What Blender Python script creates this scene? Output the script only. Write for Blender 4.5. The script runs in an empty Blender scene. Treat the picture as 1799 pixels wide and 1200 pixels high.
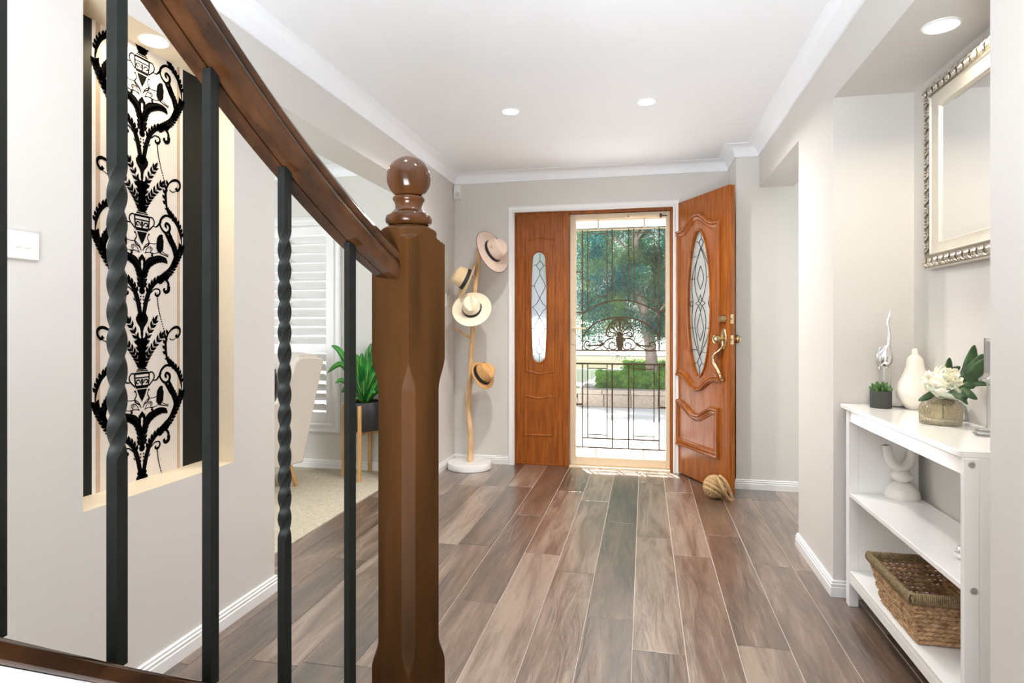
import bpy, bmesh, math, random
from mathutils import Vector, Matrix
random.seed(7)
PI = math.pi
C = bpy.context.scene.collection
S = bpy.context.scene

# ------------------------------------------------------------------ camera
F_PX, VX, HY, CAMH, PX0 = 1075.0, 1132.0, 571.0, 1.18, 899.5
TH = math.atan((VX - PX0) / F_PX)
FW = (-math.sin(TH), math.cos(TH)); RT = (math.cos(TH), math.sin(TH))
cam = bpy.data.cameras.new('camera'); camo = bpy.data.objects.new('camera', cam); C.objects.link(camo)
cam.sensor_width = 36.0; cam.lens = F_PX / 1799.0 * 36.0
cam.shift_y = -(600.0 - HY) / 1799.0
cam.clip_start = 0.02; cam.clip_end = 200
camo.location = (0, 0, CAMH); camo.rotation_euler = (PI / 2, 0, TH)
S.camera = camo

# ------------------------------------------------------------------ world, sun, lamps, exposure
w = bpy.data.worlds.new('world'); S.world = w; w.use_nodes = True
nt = w.node_tree; bg = nt.nodes['Background']
tc = nt.nodes.new('ShaderNodeTexCoord'); sx = nt.nodes.new('ShaderNodeSeparateXYZ')
rp = nt.nodes.new('ShaderNodeValToRGB')
nt.links.new(tc.outputs['Generated'], sx.inputs[0]); nt.links.new(sx.outputs['Z'], rp.inputs[0])
nt.links.new(rp.outputs[0], bg.inputs['Color'])
rp.color_ramp.elements[0].position = 0.0; rp.color_ramp.elements[0].color = (1.0, 1.0, 1.0, 1)
rp.color_ramp.elements[1].position = 0.9; rp.color_ramp.elements[1].color = (0.72, 0.86, 1.0, 1)
bg.inputs['Strength'].default_value = 0.80
sun = bpy.data.lights.new('sun', 'SUN'); suno = bpy.data.objects.new('sun', sun); C.objects.link(suno)
sun.energy = 22; sun.angle = math.radians(0.6); sun.color = (1.0, 0.98, 0.95)
sdir = Vector((0.335, -0.765, -1.0)).normalized()
suno.rotation_euler = sdir.to_track_quat('-Z', 'Y').to_euler()

def area(name, loc, tgt, sx_, sy_, power, color):
    l = bpy.data.lights.new(name, 'AREA'); l.shape = 'RECTANGLE'; l.size = sx_; l.size_y = sy_
    l.energy = power; l.color = color
    o = bpy.data.objects.new(name, l); C.objects.link(o); o.location = loc
    o.rotation_euler = (Vector(tgt) - Vector(loc)).to_track_quat('-Z', 'Y').to_euler()
    return o
# added fill lamps out of view; the walls behind them have no openings
area('rear_fill', (-0.4, -2.9, 1.5), (-0.4, 3, 1.5), 2.2, 1.9, 22, (0.93, 0.965, 1.0))  # added fill from behind the camera, in front of a closed wall
fl_l = area('ceiling_fill', (-0.25, -0.75, 0.55), (-0.32, 0.60, 2.47), 0.9, 1.2, 48, (0.90, 0.95, 1.0)); fl_l.data.spread = math.radians(96)  # added upward fill that brightens the ceiling
area('living_fill', (-4.9, 1.6, 1.4), (-2, 2.0, 1.2), 2.6, 1.8, 68, (0.90, 0.955, 1.0))  # added fill for the sitting room, at its closed side wall
area('passage_fill', (3.1, 4.1, 1.4), (0, 4.0, 1.3), 0.9, 1.8, 20, (0.92, 0.97, 1.0))  # added fill at the closed end of the side passage
S.view_settings.view_transform = 'Standard'; S.view_settings.look = 'None'
S.view_settings.exposure = 0.66; S.view_settings.gamma = 1.0; S.view_settings.use_curve_mapping = False
S.cycles.max_bounces = 10; S.cycles.diffuse_bounces = 6; S.cycles.glossy_bounces = 5
S.cycles.transmission_bounces = 8; S.cycles.transparent_max_bounces = 12
S.cycles.sample_clamp_indirect = 6.0; S.cycles.caustics_reflective = False; S.cycles.caustics_refractive = False

# ------------------------------------------------------------------ picture point -> point on a real plane
def ray(px, py):
    a = (px - PX0) / F_PX; b = (HY - py) / F_PX
    return Vector((FW[0] + a * RT[0], FW[1] + a * RT[1], b))
O0 = Vector((0, 0, CAMH))
def onz(px, py, z=0.0):
    d = ray(px, py); return O0 + d * ((z - CAMH) / d.z)
def ony(px, py, Y):
    d = ray(px, py); return O0 + d * (Y / d.y)
def onx(px, py, X):
    d = ray(px, py); return O0 + d * (X / d.x)
def atD(px, py, D):
    return O0 + ray(px, py) * D

# ------------------------------------------------------------------ materials
def mat(name, col, rough=0.5, metal=0.0, col2=None, scale=(8, 8, 8), nscale=4.0, detail=4, bump=0.0, bdist=0.002,
        coat=0.0, trans=0.0, spec=0.5, sss=0.0, ior=1.45, rnd=False, lo=0.35, hi=0.7, emit=None, alpha=1.0, sheen=0.0, bscale=None, transl=0.0):
    m = bpy.data.materials.new(name); m.use_nodes = True
    n = m.node_tree; b = n.nodes['Principled BSDF']; L = n.links.new
    b.inputs['Roughness'].default_value = rough; b.inputs['Metallic'].default_value = metal
    b.inputs['Coat Weight'].default_value = coat; b.inputs['Coat Roughness'].default_value = 0.08
    b.inputs['Transmission Weight'].default_value = trans; b.inputs['IOR'].default_value = ior
    b.inputs['Specular IOR Level'].default_value = spec; b.inputs['Alpha'].default_value = alpha
    b.inputs['Sheen Weight'].default_value = sheen
    if sss: b.inputs['Subsurface Weight'].default_value = sss; b.inputs['Subsurface Scale'].default_value = 0.02
    if emit: b.inputs['Emission Color'].default_value = (*emit[:3], 1); b.inputs['Emission Strength'].default_value = emit[3]
    b.inputs['Base Color'].default_value = (*col, 1)
    t = n.nodes.new('ShaderNodeTexCoord'); mp = n.nodes.new('ShaderNodeMapping'); mp.inputs['Scale'].default_value = scale
    L(t.outputs['Object'], mp.inputs[0]); vec = mp.outputs[0]
    oi = None
    if rnd:
        oi = n.nodes.new('ShaderNodeObjectInfo'); va = n.nodes.new('ShaderNodeVectorMath'); va.operation = 'MULTIPLY_ADD'
        va.inputs[1].default_value = (37, 53, 29)
        L(oi.outputs['Random'], va.inputs[0]); L(vec, va.inputs[2]); vec = va.outputs[0]
    nz = n.nodes.new('ShaderNodeTexNoise'); nz.inputs['Scale'].default_value = nscale; nz.inputs['Detail'].default_value = detail
    L(vec, nz.inputs['Vector'])
    if col2 is None: col2 = tuple(c * 0.93 for c in col)
    cr = n.nodes.new('ShaderNodeValToRGB'); cr.color_ramp.elements[0].position = lo; cr.color_ramp.elements[1].position = hi
    cr.color_ramp.elements[0].color = (*col2, 1); cr.color_ramp.elements[1].color = (*col, 1)
    L(nz.outputs['Fac'], cr.inputs[0]); L(cr.outputs[0], b.inputs['Base Color'])
    if bump:
        bp = n.nodes.new('ShaderNodeBump'); bp.inputs['Strength'].default_value = bump; bp.inputs['Distance'].default_value = bdist
        if bscale:
            n2 = n.nodes.new('ShaderNodeTexNoise'); n2.inputs['Scale'].default_value = bscale; n2.inputs['Detail'].default_value = 3
            L(vec, n2.inputs['Vector']); L(n2.outputs['Fac'], bp.inputs['Height'])
        else: L(nz.outputs['Fac'], bp.inputs['Height'])
        L(bp.outputs[0], b.inputs['Normal'])
    if transl:
        tl = n.nodes.new('ShaderNodeBsdfTranslucent'); hs = n.nodes.new('ShaderNodeHueSaturation'); hs.inputs['Hue'].default_value = 0.485; hs.inputs['Value'].default_value = 1.7
        L(cr.outputs[0], hs.inputs['Color']); L(hs.outputs[0], tl.inputs[0])
        mx = n.nodes.new('ShaderNodeMixShader'); mx.inputs[0].default_value = transl
        L(b.outputs[0], mx.inputs[1]); L(tl.outputs[0], mx.inputs[2]); L(mx.outputs[0], n.nodes['Material Output'].inputs[0])
    return m
M = {}
M['wall'] = mat('wall_paint', (0.655, 0.632, 0.60), 0.6, nscale=3, col2=(0.645, 0.622, 0.59), bump=0.05, bdist=0.001, bscale=60, scale=(1, 1, 1))
M['wallgrey'] = mat('wall_paint_cool', (0.68, 0.67, 0.63), 0.6, col2=(0.67, 0.66, 0.62), scale=(1, 1, 1), nscale=3)
M['ceil'] = mat('ceiling_paint', (0.88, 0.905, 0.94), 0.7, col2=(0.87, 0.895, 0.93), scale=(1, 1, 1))
M['trim'] = mat('trim_gloss_white', (0.84, 0.84, 0.835), 0.3, col2=(0.82, 0.82, 0.815), scale=(1, 1, 1))
M['sub'] = mat('joint_glint', (0.62, 0.54, 0.49), 0.5)  # pale colour stands in for glancing light on the plank bevels
M['newel'] = mat('varnished_timber', (0.078, 0.028, 0.008), 0.15, col2=(0.024, 0.009, 0.003), spec=0.28, scale=(7, 7, 1.0), nscale=2.5, detail=7, coat=0.0, bump=0.05)
M['newelpost'] = mat('satin_varnished_timber', (0.074, 0.028, 0.008), 0.42, col2=(0.028, 0.012, 0.003), spec=0.07, scale=(7, 7, 1.0), nscale=2.5, detail=7)
M['rail'] = mat('rail_timber', (0.048, 0.018, 0.006), 0.16, col2=(0.016, 0.006, 0.002), spec=0.3, scale=(10, 3, 5), nscale=4, detail=6, coat=0.06)
M['door'] = mat('door_timber', (0.36, 0.105, 0.013), 0.25, col2=(0.21, 0.055, 0.007), spec=0.25, scale=(16, 16, 1.3), nscale=3, detail=6, coat=0.08, bump=0.03)
M['iron'] = mat('black_iron', (0.008, 0.009, 0.008), 0.5, spec=0.22, col2=(0.005, 0.006, 0.005), nscale=9)
M['cream'] = mat('cream_powder_coat', (0.73, 0.60, 0.42), 0.35, col2=(0.70, 0.57, 0.40))
M['bronze'] = mat('bronze_grille', (0.085, 0.052, 0.020), 0.4, col2=(0.06, 0.036, 0.015), metal=0.2)
M['brass'] = mat('antique_brass', (0.70, 0.56, 0.34), 0.2, metal=1.0, col2=(0.45, 0.34, 0.19), nscale=6)
M['steel'] = mat('satin_steel', (0.55, 0.55, 0.53), 0.3, metal=1.0)
M['silver'] = mat('chrome_silver', (0.88, 0.88, 0.88), 0.13, metal=1.0, bump=0.12, nscale=14, bdist=0.003)
M['lead'] = mat('lead_came', (0.035, 0.035, 0.04), 0.4, metal=0.4)
M['white'] = mat('white_lacquer', (0.86, 0.855, 0.84), 0.13, col2=(0.85, 0.845, 0.83), coat=0.3)
M['plastic'] = mat('white_plastic', (0.85, 0.84, 0.81), 0.3)
M['ceramic'] = mat('matt_ceramic', (0.80, 0.75, 0.67), 0.6, col2=(0.77, 0.72, 0.64))
M['ceramicw'] = mat('chalk_ceramic', (0.80, 0.77, 0.72), 0.7, bump=0.1, bscale=50, bdist=0.001)
M['shade'] = mat('carpet_loop', (0.55, 0.49, 0.38), 0.95, col2=(0.40, 0.35, 0.26), scale=(1, 1, 1), nscale=60, bump=0.8, bdist=0.008, bscale=70)
M['linen'] = mat('beige_linen', (0.64, 0.58, 0.51), 0.9, col2=(0.57, 0.51, 0.45), nscale=40, bump=0.2, bdist=0.001, sheen=0.2)
M['navy'] = mat('dark_cushion', (0.03, 0.03, 0.05), 0.9, bump=0.2, bscale=60)
M['oak'] = mat('honey_oak', (0.62, 0.36, 0.14), 0.35, col2=(0.48, 0.26, 0.09), scale=(14, 14, 1.5))
M['branch'] = mat('bare_branch', (0.80, 0.57, 0.33), 0.6, col2=(0.58, 0.37, 0.18), scale=(12, 12, 2.2), detail=8, bump=0.4, bdist=0.003)
M['marble'] = mat('white_marble', (0.84, 0.835, 0.83), 0.3, col2=(0.72, 0.72, 0.73), nscale=2, detail=8, lo=0.3, hi=0.5)
M['pot'] = mat('black_pot', (0.022, 0.022, 0.024), 0.35)
M['soil'] = mat('soil', (0.06, 0.04, 0.025), 0.95, bump=0.8, bscale=40)
M['leaf'] = mat('dracaena_leaf', (0.030, 0.30, 0.045), 0.32, col2=(0.008, 0.085, 0.022), scale=(1, 1, 1), nscale=7)
M['leafhi'] = mat('leaf_midrib', (0.30, 0.52, 0.05), 0.35)
M['succ'] = mat('succulent_leaf', (0.10, 0.19, 0.055), 0.45, col2=(0.05, 0.12, 0.035))
M['peonyleaf'] = mat('peony_leaf', (0.055, 0.12, 0.035), 0.4, col2=(0.02, 0.05, 0.02), nscale=3)
M['peony'] = mat('peony_petal', (0.90, 0.87, 0.72), 0.6, col2=(0.80, 0.78, 0.50), nscale=3, sss=0.2, lo=0.2, hi=0.45)
M['charcoal'] = mat('charcoal_concrete', (0.045, 0.047, 0.042), 0.7)
M['straw'] = mat('natural_straw', (0.74, 0.58, 0.36), 0.75, col2=(0.62, 0.46, 0.26), nscale=20, bump=0.35, bscale=120, bdist=0.001)
M['panama'] = mat('cream_straw', (0.83, 0.74, 0.56), 0.75, col2=(0.78, 0.68, 0.50), nscale=20, bump=0.3, bscale=120, bdist=0.001)
M['tanstraw'] = mat('tan_straw', (0.68, 0.40, 0.16), 0.8, col2=(0.50, 0.26, 0.09), nscale=22, bump=0.5, bscale=110, bdist=0.0015)
M['felt'] = mat('taupe_felt', (0.60, 0.46, 0.37), 0.95, col2=(0.55, 0.42, 0.34), nscale=20, sheen=0.3)
M['band'] = mat('black_ribbon', (0.015, 0.015, 0.018), 0.6)
M['rope'] = mat('natural_rope', (0.56, 0.38, 0.19), 0.9, col2=(0.38, 0.24, 0.11), nscale=30, bump=0.5, bscale=80)
M['weave'] = mat('water_hyacinth', (0.52, 0.33, 0.17), 0.6, col2=(0.24, 0.12, 0.06), nscale=5, scale=(9, 9, 9), lo=0.3, hi=0.65, bump=0.5, bscale=50, bdist=0.002)
M['rimrope'] = mat('seagrass_rim', (0.34, 0.25, 0.13), 0.7, col2=(0.17, 0.12, 0.06), nscale=12, scale=(10, 10, 10))
M['frame'] = mat('silver_leaf_frame', (0.66, 0.62, 0.55), 0.26, metal=0.85, col2=(0.30, 0.26, 0.20), nscale=10, lo=0.3, hi=0.55)
M['frameplain'] = mat('champagne_silver_frame', (0.74, 0.70, 0.62), 0.30, metal=0.7, col2=(0.70, 0.66, 0.58))
M['mirror'] = mat('mirror_glass', (0.93, 0.93, 0.92), 0.0, metal=1.0, col2=(0.93, 0.93, 0.92))
M['paper'] = mat('wallpaper_cream', (0.68, 0.62, 0.56), 0.5, col2=(0.66, 0.60, 0.545))
M['paperbeige'] = mat('wallpaper_beige', (0.47, 0.34, 0.235), 0.5)
M['paperwhite'] = mat('wallpaper_white', (0.74, 0.71, 0.67), 0.5)
M['paperblack'] = mat('wallpaper_black', (0.008, 0.010, 0.010), 0.45, spec=0.2)
M['flock'] = mat('flock_black', (0.004, 0.004, 0.004), 0.9, spec=0.0)
M['nichepaint'] = mat('niche_paint', (0.76, 0.66, 0.50), 0.6, col2=(0.75, 0.65, 0.49))
M['fly'] = None
def glassmat(name, col, rough, bump=0.0, bs=20, mixt=0.5, milk=0.0, mc=(.82, .84, .84)):
    m = bpy.data.materials.new(name); m.use_nodes = True; n = m.node_tree; L = n.links.new
    n.nodes.remove(n.nodes['Principled BSDF']); out = n.nodes['Material Output']
    g = n.nodes.new('ShaderNodeBsdfGlossy'); g.inputs['Roughness'].default_value = rough
    t = n.nodes.new('ShaderNodeBsdfTransparent'); t.inputs[0].default_value = (*col, 1)
    r = n.nodes.new('ShaderNodeBsdfRefraction'); r.inputs['Roughness'].default_value = rough; r.inputs['IOR'].default_value = 1.12; r.inputs[0].default_value = (*col, 1)
    m1 = n.nodes.new('ShaderNodeMixShader'); m1.inputs[0].default_value = mixt; L(t.outputs[0], m1.inputs[1]); L(r.outputs[0], m1.inputs[2])
    fr = n.nodes.new('ShaderNodeFresnel'); fr.inputs[0].default_value = 1.5
    m2 = n.nodes.new('ShaderNodeMixShader'); L(fr.outputs[0], m2.inputs[0]); L(m1.outputs[0], m2.inputs[1]); L(g.outputs[0], m2.inputs[2])
    if milk:
        df_ = n.nodes.new('ShaderNodeBsdfDiffuse'); df_.inputs[0].default_value = (*mc, 1); tl = n.nodes.new('ShaderNodeBsdfTranslucent'); tl.inputs[0].default_value = (*mc, 1)
        a1 = n.nodes.new('ShaderNodeMixShader'); L(df_.outputs[0], a1.inputs[1]); a1.inputs[0].default_value = .4; L(tl.outputs[0], a1.inputs[2])
        m3 = n.nodes.new('ShaderNodeMixShader'); m3.inputs[0].default_value = milk; L(m2.outputs[0], m3.inputs[1]); L(a1.outputs[0], m3.inputs[2]); m2 = m3
    L(m2.outputs[0], out.inputs[0])
    if bump:
        nz = n.nodes.new('ShaderNodeTexNoise'); nz.inputs['Scale'].default_value = bs
        tc = n.nodes.new('ShaderNodeTexCoord'); L(tc.outputs['Object'], nz.inputs['Vector'])
        bp = n.nodes.new('ShaderNodeBump'); bp.inputs['Strength'].default_value = bump; bp.inputs['Distance'].default_value = 0.01
        L(nz.outputs['Fac'], bp.inputs['Height'])
        for x in (g, r, fr): L(bp.outputs[0], x.inputs['Normal'])
    return m
M['leadglass'] = glassmat('textured_glass', (0.62, 0.66, 0.70), 0.05, 0.45, 40, 0.55, 0.30)
M['bevelglass'] = glassmat('bevelled_clear_glass', (0.97, 0.98, 0.97), 0.03, 0.2, 22, 0.3, 0.5, (.97, .98, .96))
M['clear'] = glassmat('clear_glass', (0.98, 0.98, 0.98), 0.02, 0.0, 10, 0.0, 0.16)
M['pane'] = glassmat('window_glass', (0.97, 0.98, 0.98), 0.0, 0.0, 10, 0.0)
def amber(): return glassmat('champagne_glass', (0.97, 0.93, 0.82), 0.07, 0.7, 70, 0.45, 0.13, (1.0, .90, .66))
M['amber'] = amber()
def flymesh():
    m = bpy.data.materials.new('insect_mesh'); m.use_nodes = True; n = m.node_tree; L = n.links.new
    p = n.nodes['Principled BSDF']; p.inputs['Base Color'].default_value = (0.25, 0.26, 0.26, 1); p.inputs['Roughness'].default_value = 0.6
    t = n.nodes.new('ShaderNodeBsdfTransparent'); mx = n.nodes.new('ShaderNodeMixShader'); mx.inputs[0].default_value = 0.10
    L(t.outputs[0], mx.inputs[1]); L(p.outputs[0], mx.inputs[2]); L(mx.outputs[0], n.nodes['Material Output'].inputs[0])
    return m
M['fly'] = flymesh()
def plankmat():
    m = bpy.data.materials.new('floor_timber'); m.use_nodes = True; n = m.node_tree; L = n.links.new; b = n.nodes['Principled BSDF']
    tc = n.nodes.new('ShaderNodeTexCoord'); oi = n.nodes.new('ShaderNodeObjectInfo')
    va = n.nodes.new('ShaderNodeVectorMath'); va.operation = 'MULTIPLY_ADD'; va.inputs[1].default_value = (71, 43, 19)
    L(oi.outputs['Random'], va.inputs[0]); L(tc.outputs['Object'], va.inputs[2])
    mp = n.nodes.new('ShaderNodeMapping'); mp.inputs['Scale'].default_value = (9, 1.1, 1); L(va.outputs[0], mp.inputs[0])
    nz = n.nodes.new('ShaderNodeTexNoise'); nz.inputs['Scale'].default_value = 1.5; nz.inputs['Detail'].default_value = 7; nz.inputs['Roughness'].default_value = 0.7; nz.inputs['Distortion'].default_value = 0.6
    L(mp.outputs[0], nz.inputs['Vector'])
    cr = n.nodes.new('ShaderNodeValToRGB'); e = cr.color_ramp.elements
    e[0].position = 0.30; e[0].color = (0.040, 0.024, 0.015, 1); e[1].position = 0.72; e[1].color = (0.27, 0.20, 0.152, 1)
    x = e.new(0.5); x.color = (0.118, 0.070, 0.044, 1)
    ad = n.nodes.new('ShaderNodeMath'); ad.operation = 'MULTIPLY_ADD'; ad.inputs[1].default_value = 0.30
    sb = n.nodes.new('ShaderNodeMath'); sb.operation = 'SUBTRACT'; sb.inputs[1].default_value = 0.5
    r2 = n.nodes.new('ShaderNodeMath'); r2.operation = 'MULTIPLY'; r2.inputs[1].default_value = 7.31
    r3 = n.nodes.new('ShaderNodeMath'); r3.operation = 'FRACT'
    L(oi.outputs['Random'], r2.inputs[0]); L(r2.outputs[0], r3.inputs[0]); L(r3.outputs[0], sb.inputs[0])
    L(sb.outputs[0], ad.inputs[0]); L(nz.outputs['Fac'], ad.inputs[2]); L(ad.outputs[0], cr.inputs[0])
    L(cr.outputs[0], b.inputs['Base Color'])
    b.inputs['Roughness'].default_value = 0.36; b.inputs['Specular IOR Level'].default_value = 0.8; b.inputs['Coat Weight'].default_value = 1.0; b.inputs['Coat Roughness'].default_value = 0.27; b.inputs['Coat IOR'].default_value = 1.7
    m2 = n.nodes.new('ShaderNodeMapping'); m2.inputs['Scale'].default_value = (22, 3.0, 1); L(va.outputs[0], m2.inputs[0])
    n2 = n.nodes.new('ShaderNodeTexNoise'); n2.inputs['Scale'].default_value = 1.0; n2.inputs['Detail'].default_value = 3; n2.inputs['Distortion'].default_value = 1.2
    L(m2.outputs[0], n2.inputs['Vector'])
    bp = n.nodes.new('ShaderNodeBump'); bp.inputs['Strength'].default_value = 0.75; bp.inputs['Distance'].default_value = 0.0055
    L(n2.outputs['Fac'], bp.inputs['Height']); L(bp.outputs[0], b.inputs['Normal'])
    L(bp.outputs[0], b.inputs['Coat Normal'])
    return m
M['plank'] = plankmat()
def lampmat(name, col, s):
    m = bpy.data.materials.new(name); m.use_nodes = True; n = m.node_tree
    b = n.nodes['Principled BSDF']; b.inputs['Base Color'].default_value = (1, 1, 1, 1)
    b.inputs['Emission Color'].default_value = (*col, 1); b.inputs['Emission Strength'].default_value = s
    return m
M['lampcool'] = lampmat('lamp_diffuser', (1, 0.98, 0.95), 9)
M['lampwarm'] = lampmat('lamp_diffuser_warm', (1, 0.86, 0.62), 22)

# ------------------------------------------------------------------ mesh helpers
class MB:
    def __init__(s): s.v = []; s.f = []
    def add(s, vs, fs):
        k = len(s.v); s.v += [tuple(v) for v in vs]; s.f += [tuple(i + k for i in f) for f in fs]; return s
    def box(s, x0, x1, y0, y1, z0, z1, bev=0.0, M4=None):
        if x0 > x1: x0, x1 = x1, x0
        if y0 > y1: y0, y1 = y1, y0
        if z0 > z1: z0, z1 = z1, z0
        if bev <= 0:
            vs = [(x0, y0, z0), (x1, y0, z0), (x1, y1, z0), (x0, y1, z0), (x0, y0, z1), (x1, y0, z1), (x1, y1, z1), (x0, y1, z1)]
            fs = [(0, 3, 2, 1), (4, 5, 6, 7), (0, 1, 5, 4), (1, 2, 6, 5), (2, 3, 7, 6), (3, 0, 4, 7)]
        else:
            bm = bmesh.new(); bmesh.ops.create_cube(bm, size=1)
            for v in bm.verts: v.co = Vector(((x0 + x1) / 2 + v.co.x * (x1 - x0), (y0 + y1) / 2 + v.co.y * (y1 - y0), (z0 + z1) / 2 + v.co.z * (z1 - z0)))
            bmesh.ops.bevel(bm, geom=list(bm.edges), offset=bev, segments=2 if bev > 0.004 else 1, affect='EDGES', profile=0.5)
            bm.verts.index_update(); vs = [v.co.copy() for v in bm.verts]; fs = [tuple(v.index for v in f.verts) for f in bm.faces]; bm.free()
        if M4 is not None: vs = [M4 @ Vector(v) for v in vs]
        return s.add(vs, fs)
    def grid(s, rows, closed=False, capa=False, capb=False):
        n = len(rows[0]); vs = [p for r in rows for p in r]; fs = []
        for i in range(len(rows) - 1):
            for j in range(n if closed else n - 1):
                k = (j + 1) % n; fs.append((i * n + j, i * n + k, (i + 1) * n + k, (i + 1) * n + j))
        if capa: fs.append(tuple(range(n))[::-1])
        if capb: fs.append(tuple((len(rows) - 1) * n + j for j in range(n)))
        return s.add(vs, fs)
    def lathe(s, prof, c=(0, 0, 0), n=32, M4=None, rfun=None, caps=True):
        rows = []
        for r, z in prof:
            row = []
            for j in range(n):
                a = 2 * PI * j / n; rr = rfun(a, z, r) if rfun else r
                p = Vector((rr * math.cos(a), rr * math.sin(a), z))
                if M4 is not None: p = M4 @ p
                row.append((p.x + c[0], p.y + c[1], p.z + c[2]))
            rows.append(row)
        return s.grid(rows, True, caps, caps)
    def tube(s, pts, rad, n=8, caps=True, flat=1.0, up=None, twist=0.0, square=False):
        pts = [Vector(p) for p in pts]; m = len(pts)
        if not isinstance(rad, (list, tuple)): rad = [rad] * m
        rows = []; prev = None
        for i, p in enumerate(pts):
            t = (pts[min(i + 1, m - 1)] - pts[max(i - 1, 0)]).normalized()
            if prev is None:
                a = Vector(up) if up else (Vector((0, 0, 1)) if abs(t.z) < 0.9 else Vector((1, 0, 0)))
                u = (a - t * a.dot(t)).normalized()
            else: u = (prev - t * prev.dot(t)).normalized()
            prev = u; v = t.cross(u); row = []
            tw = (twist[i] if isinstance(twist, list) else twist * i)
            for j in range(n):
                a = 2 * PI * j / n + tw + (PI / 4 if square else 0)
                row.append(p + (u * math.cos(a) + v * math.sin(a) * flat) * rad[i] * (1.414 if square else 1))
            rows.append(row)
        return s.grid(rows, True, caps, caps)
    def ball(s, c, r, n=16, m=10, M4=None, sc=(1, 1, 1)):
        rows = []
        for i in range(m + 1):
            t = PI * i / m; rows.append([])
            for j in range(n):
                a = 2 * PI * j / n; st = max(math.sin(t), 1e-4)
                p = Vector((r * sc[0] * st * math.cos(a), r * sc[1] * st * math.sin(a), r * sc[2] * math.cos(t)))
                if M4 is not None: p = M4 @ p
                rows[-1].append((p.x + c[0], p.y + c[1], p.z + c[2]))
        rows.reverse(); return s.grid(rows, True, True, True)
    def prism(s, poly, a0, a1, fn):
        n = len(poly); vs = [fn(u, v, a0) for u, v in poly] + [fn(u, v, a1) for u, v in poly]
        fs = [tuple(range(n))[::-1], tuple(range(n, 2 * n))] + [(i, (i + 1) % n, (i + 1) % n + n, i + n) for i in range(n)]
        return s.add(vs, fs)
    def build(s, name, m, parent=None, smooth=35, loc=None, kind=None, label=None, recalc=True, bev=0.0):
        me = bpy.data.meshes.new(name); me.from_pydata(s.v, [], s.f)
        if recalc or bev:
            bm = bmesh.new(); bm.from_mesh(me)
            if recalc: bmesh.ops.recalc_face_normals(bm, faces=bm.faces)
            bm.to_mesh(me); bm.free()
        me.materials.append(m)
        if smooth: me.shade_smooth(); me.set_sharp_from_angle(angle=math.radians(smooth))
        o = bpy.data.objects.new(name, me); C.objects.link(o)
        if loc is not None: o.location = loc
        if parent is not None: o.parent = parent
        if kind: o['kind'] = kind
        if label: o['label'] = label
        return o
def empty(name, loc=(0, 0, 0), rot=(0, 0, 0), label=None, cat=None, group=None, kind=None):
    o = bpy.data.objects.new(name, None); C.objects.link(o); o.location = loc; o.rotation_euler = rot; o.empty_display_size = 0.05
    return tag(o, label, cat, group, kind)
def tag(o, label=None, cat=None, group=None, kind=None):
    if label: o['label'] = label
    if cat: o['category'] = cat
    if group: o['group'] = group
    if kind: o['kind'] = kind
    return o
def struct(name, mb, m, label=None, **k):
    o = mb.build(name, m, **k); o['kind'] = 'structure'
    if label: o['label'] = label
    return o
def copy_tree(o, parent=None):
    c = o.copy(); C.objects.link(c); c.parent = parent
    for ch in [x for x in bpy.data.objects if x.parent == o]: copy_tree(ch, c)
    return c
def cat(pts, n=8, closed=False):
    P = [Vector(p) for p in pts]; m = len(P); out = []
    for i in range(m if closed else m - 1):
        a = P[(i - 1) % m] if closed else P[max(i - 1, 0)]; b = P[i]; c = P[(i + 1) % m]; d = P[(i + 2) % m] if closed else P[min(i + 2, m - 1)]
        for k in range(n):
            t = k / n
            out.append(0.5 * ((2 * b) + (c - a) * t + (2 * a - 5 * b + 4 * c - d) * t * t + (3 * b - a - 3 * c + d) * t ** 3))
    if not closed: out.append(P[-1])
    return out
def sweep(path, prof, fn, closed=False, caps=True):
    """path: 2-D points; prof: (offset to the right of travel, height); fn(u, v, h) -> 3-D, mitred"""
    P = [Vector((p[0], p[1])) for p in path]; n = len(P); rows = []
    for i in range(n):
        a = P[i] - P[(i - 1) % n] if (closed or i > 0) else None
        b = P[(i + 1) % n] - P[i] if (closed or i < n - 1) else None
        a = a.normalized() if a is not None else b.normalized(); b = b.normalized() if b is not None else a
        na = Vector((a.y, -a.x)); nb = Vector((b.y, -b.x)); mv = na + nb
        if mv.length < 1e-6: mv = na
        mv.normalize(); k = 1 / max(0.35, mv.dot(na))
        rows.append([fn(P[i].x + mv.x * k * o, P[i].y + mv.y * k * o, h) for o, h in prof])
    mb = MB()
    if closed: rows.append(rows[0])
    return mb.grid(rows, True, caps and not closed, caps and not closed)
XYZ = lambda u, v, h: (u, v, h)
# ================================================================== the setting
XL, XR, YD, YH = -1.605, 0.805, 5.06, 4.66
ZC, ZK, ZH = 2.47, 2.39, 2.17
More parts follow.
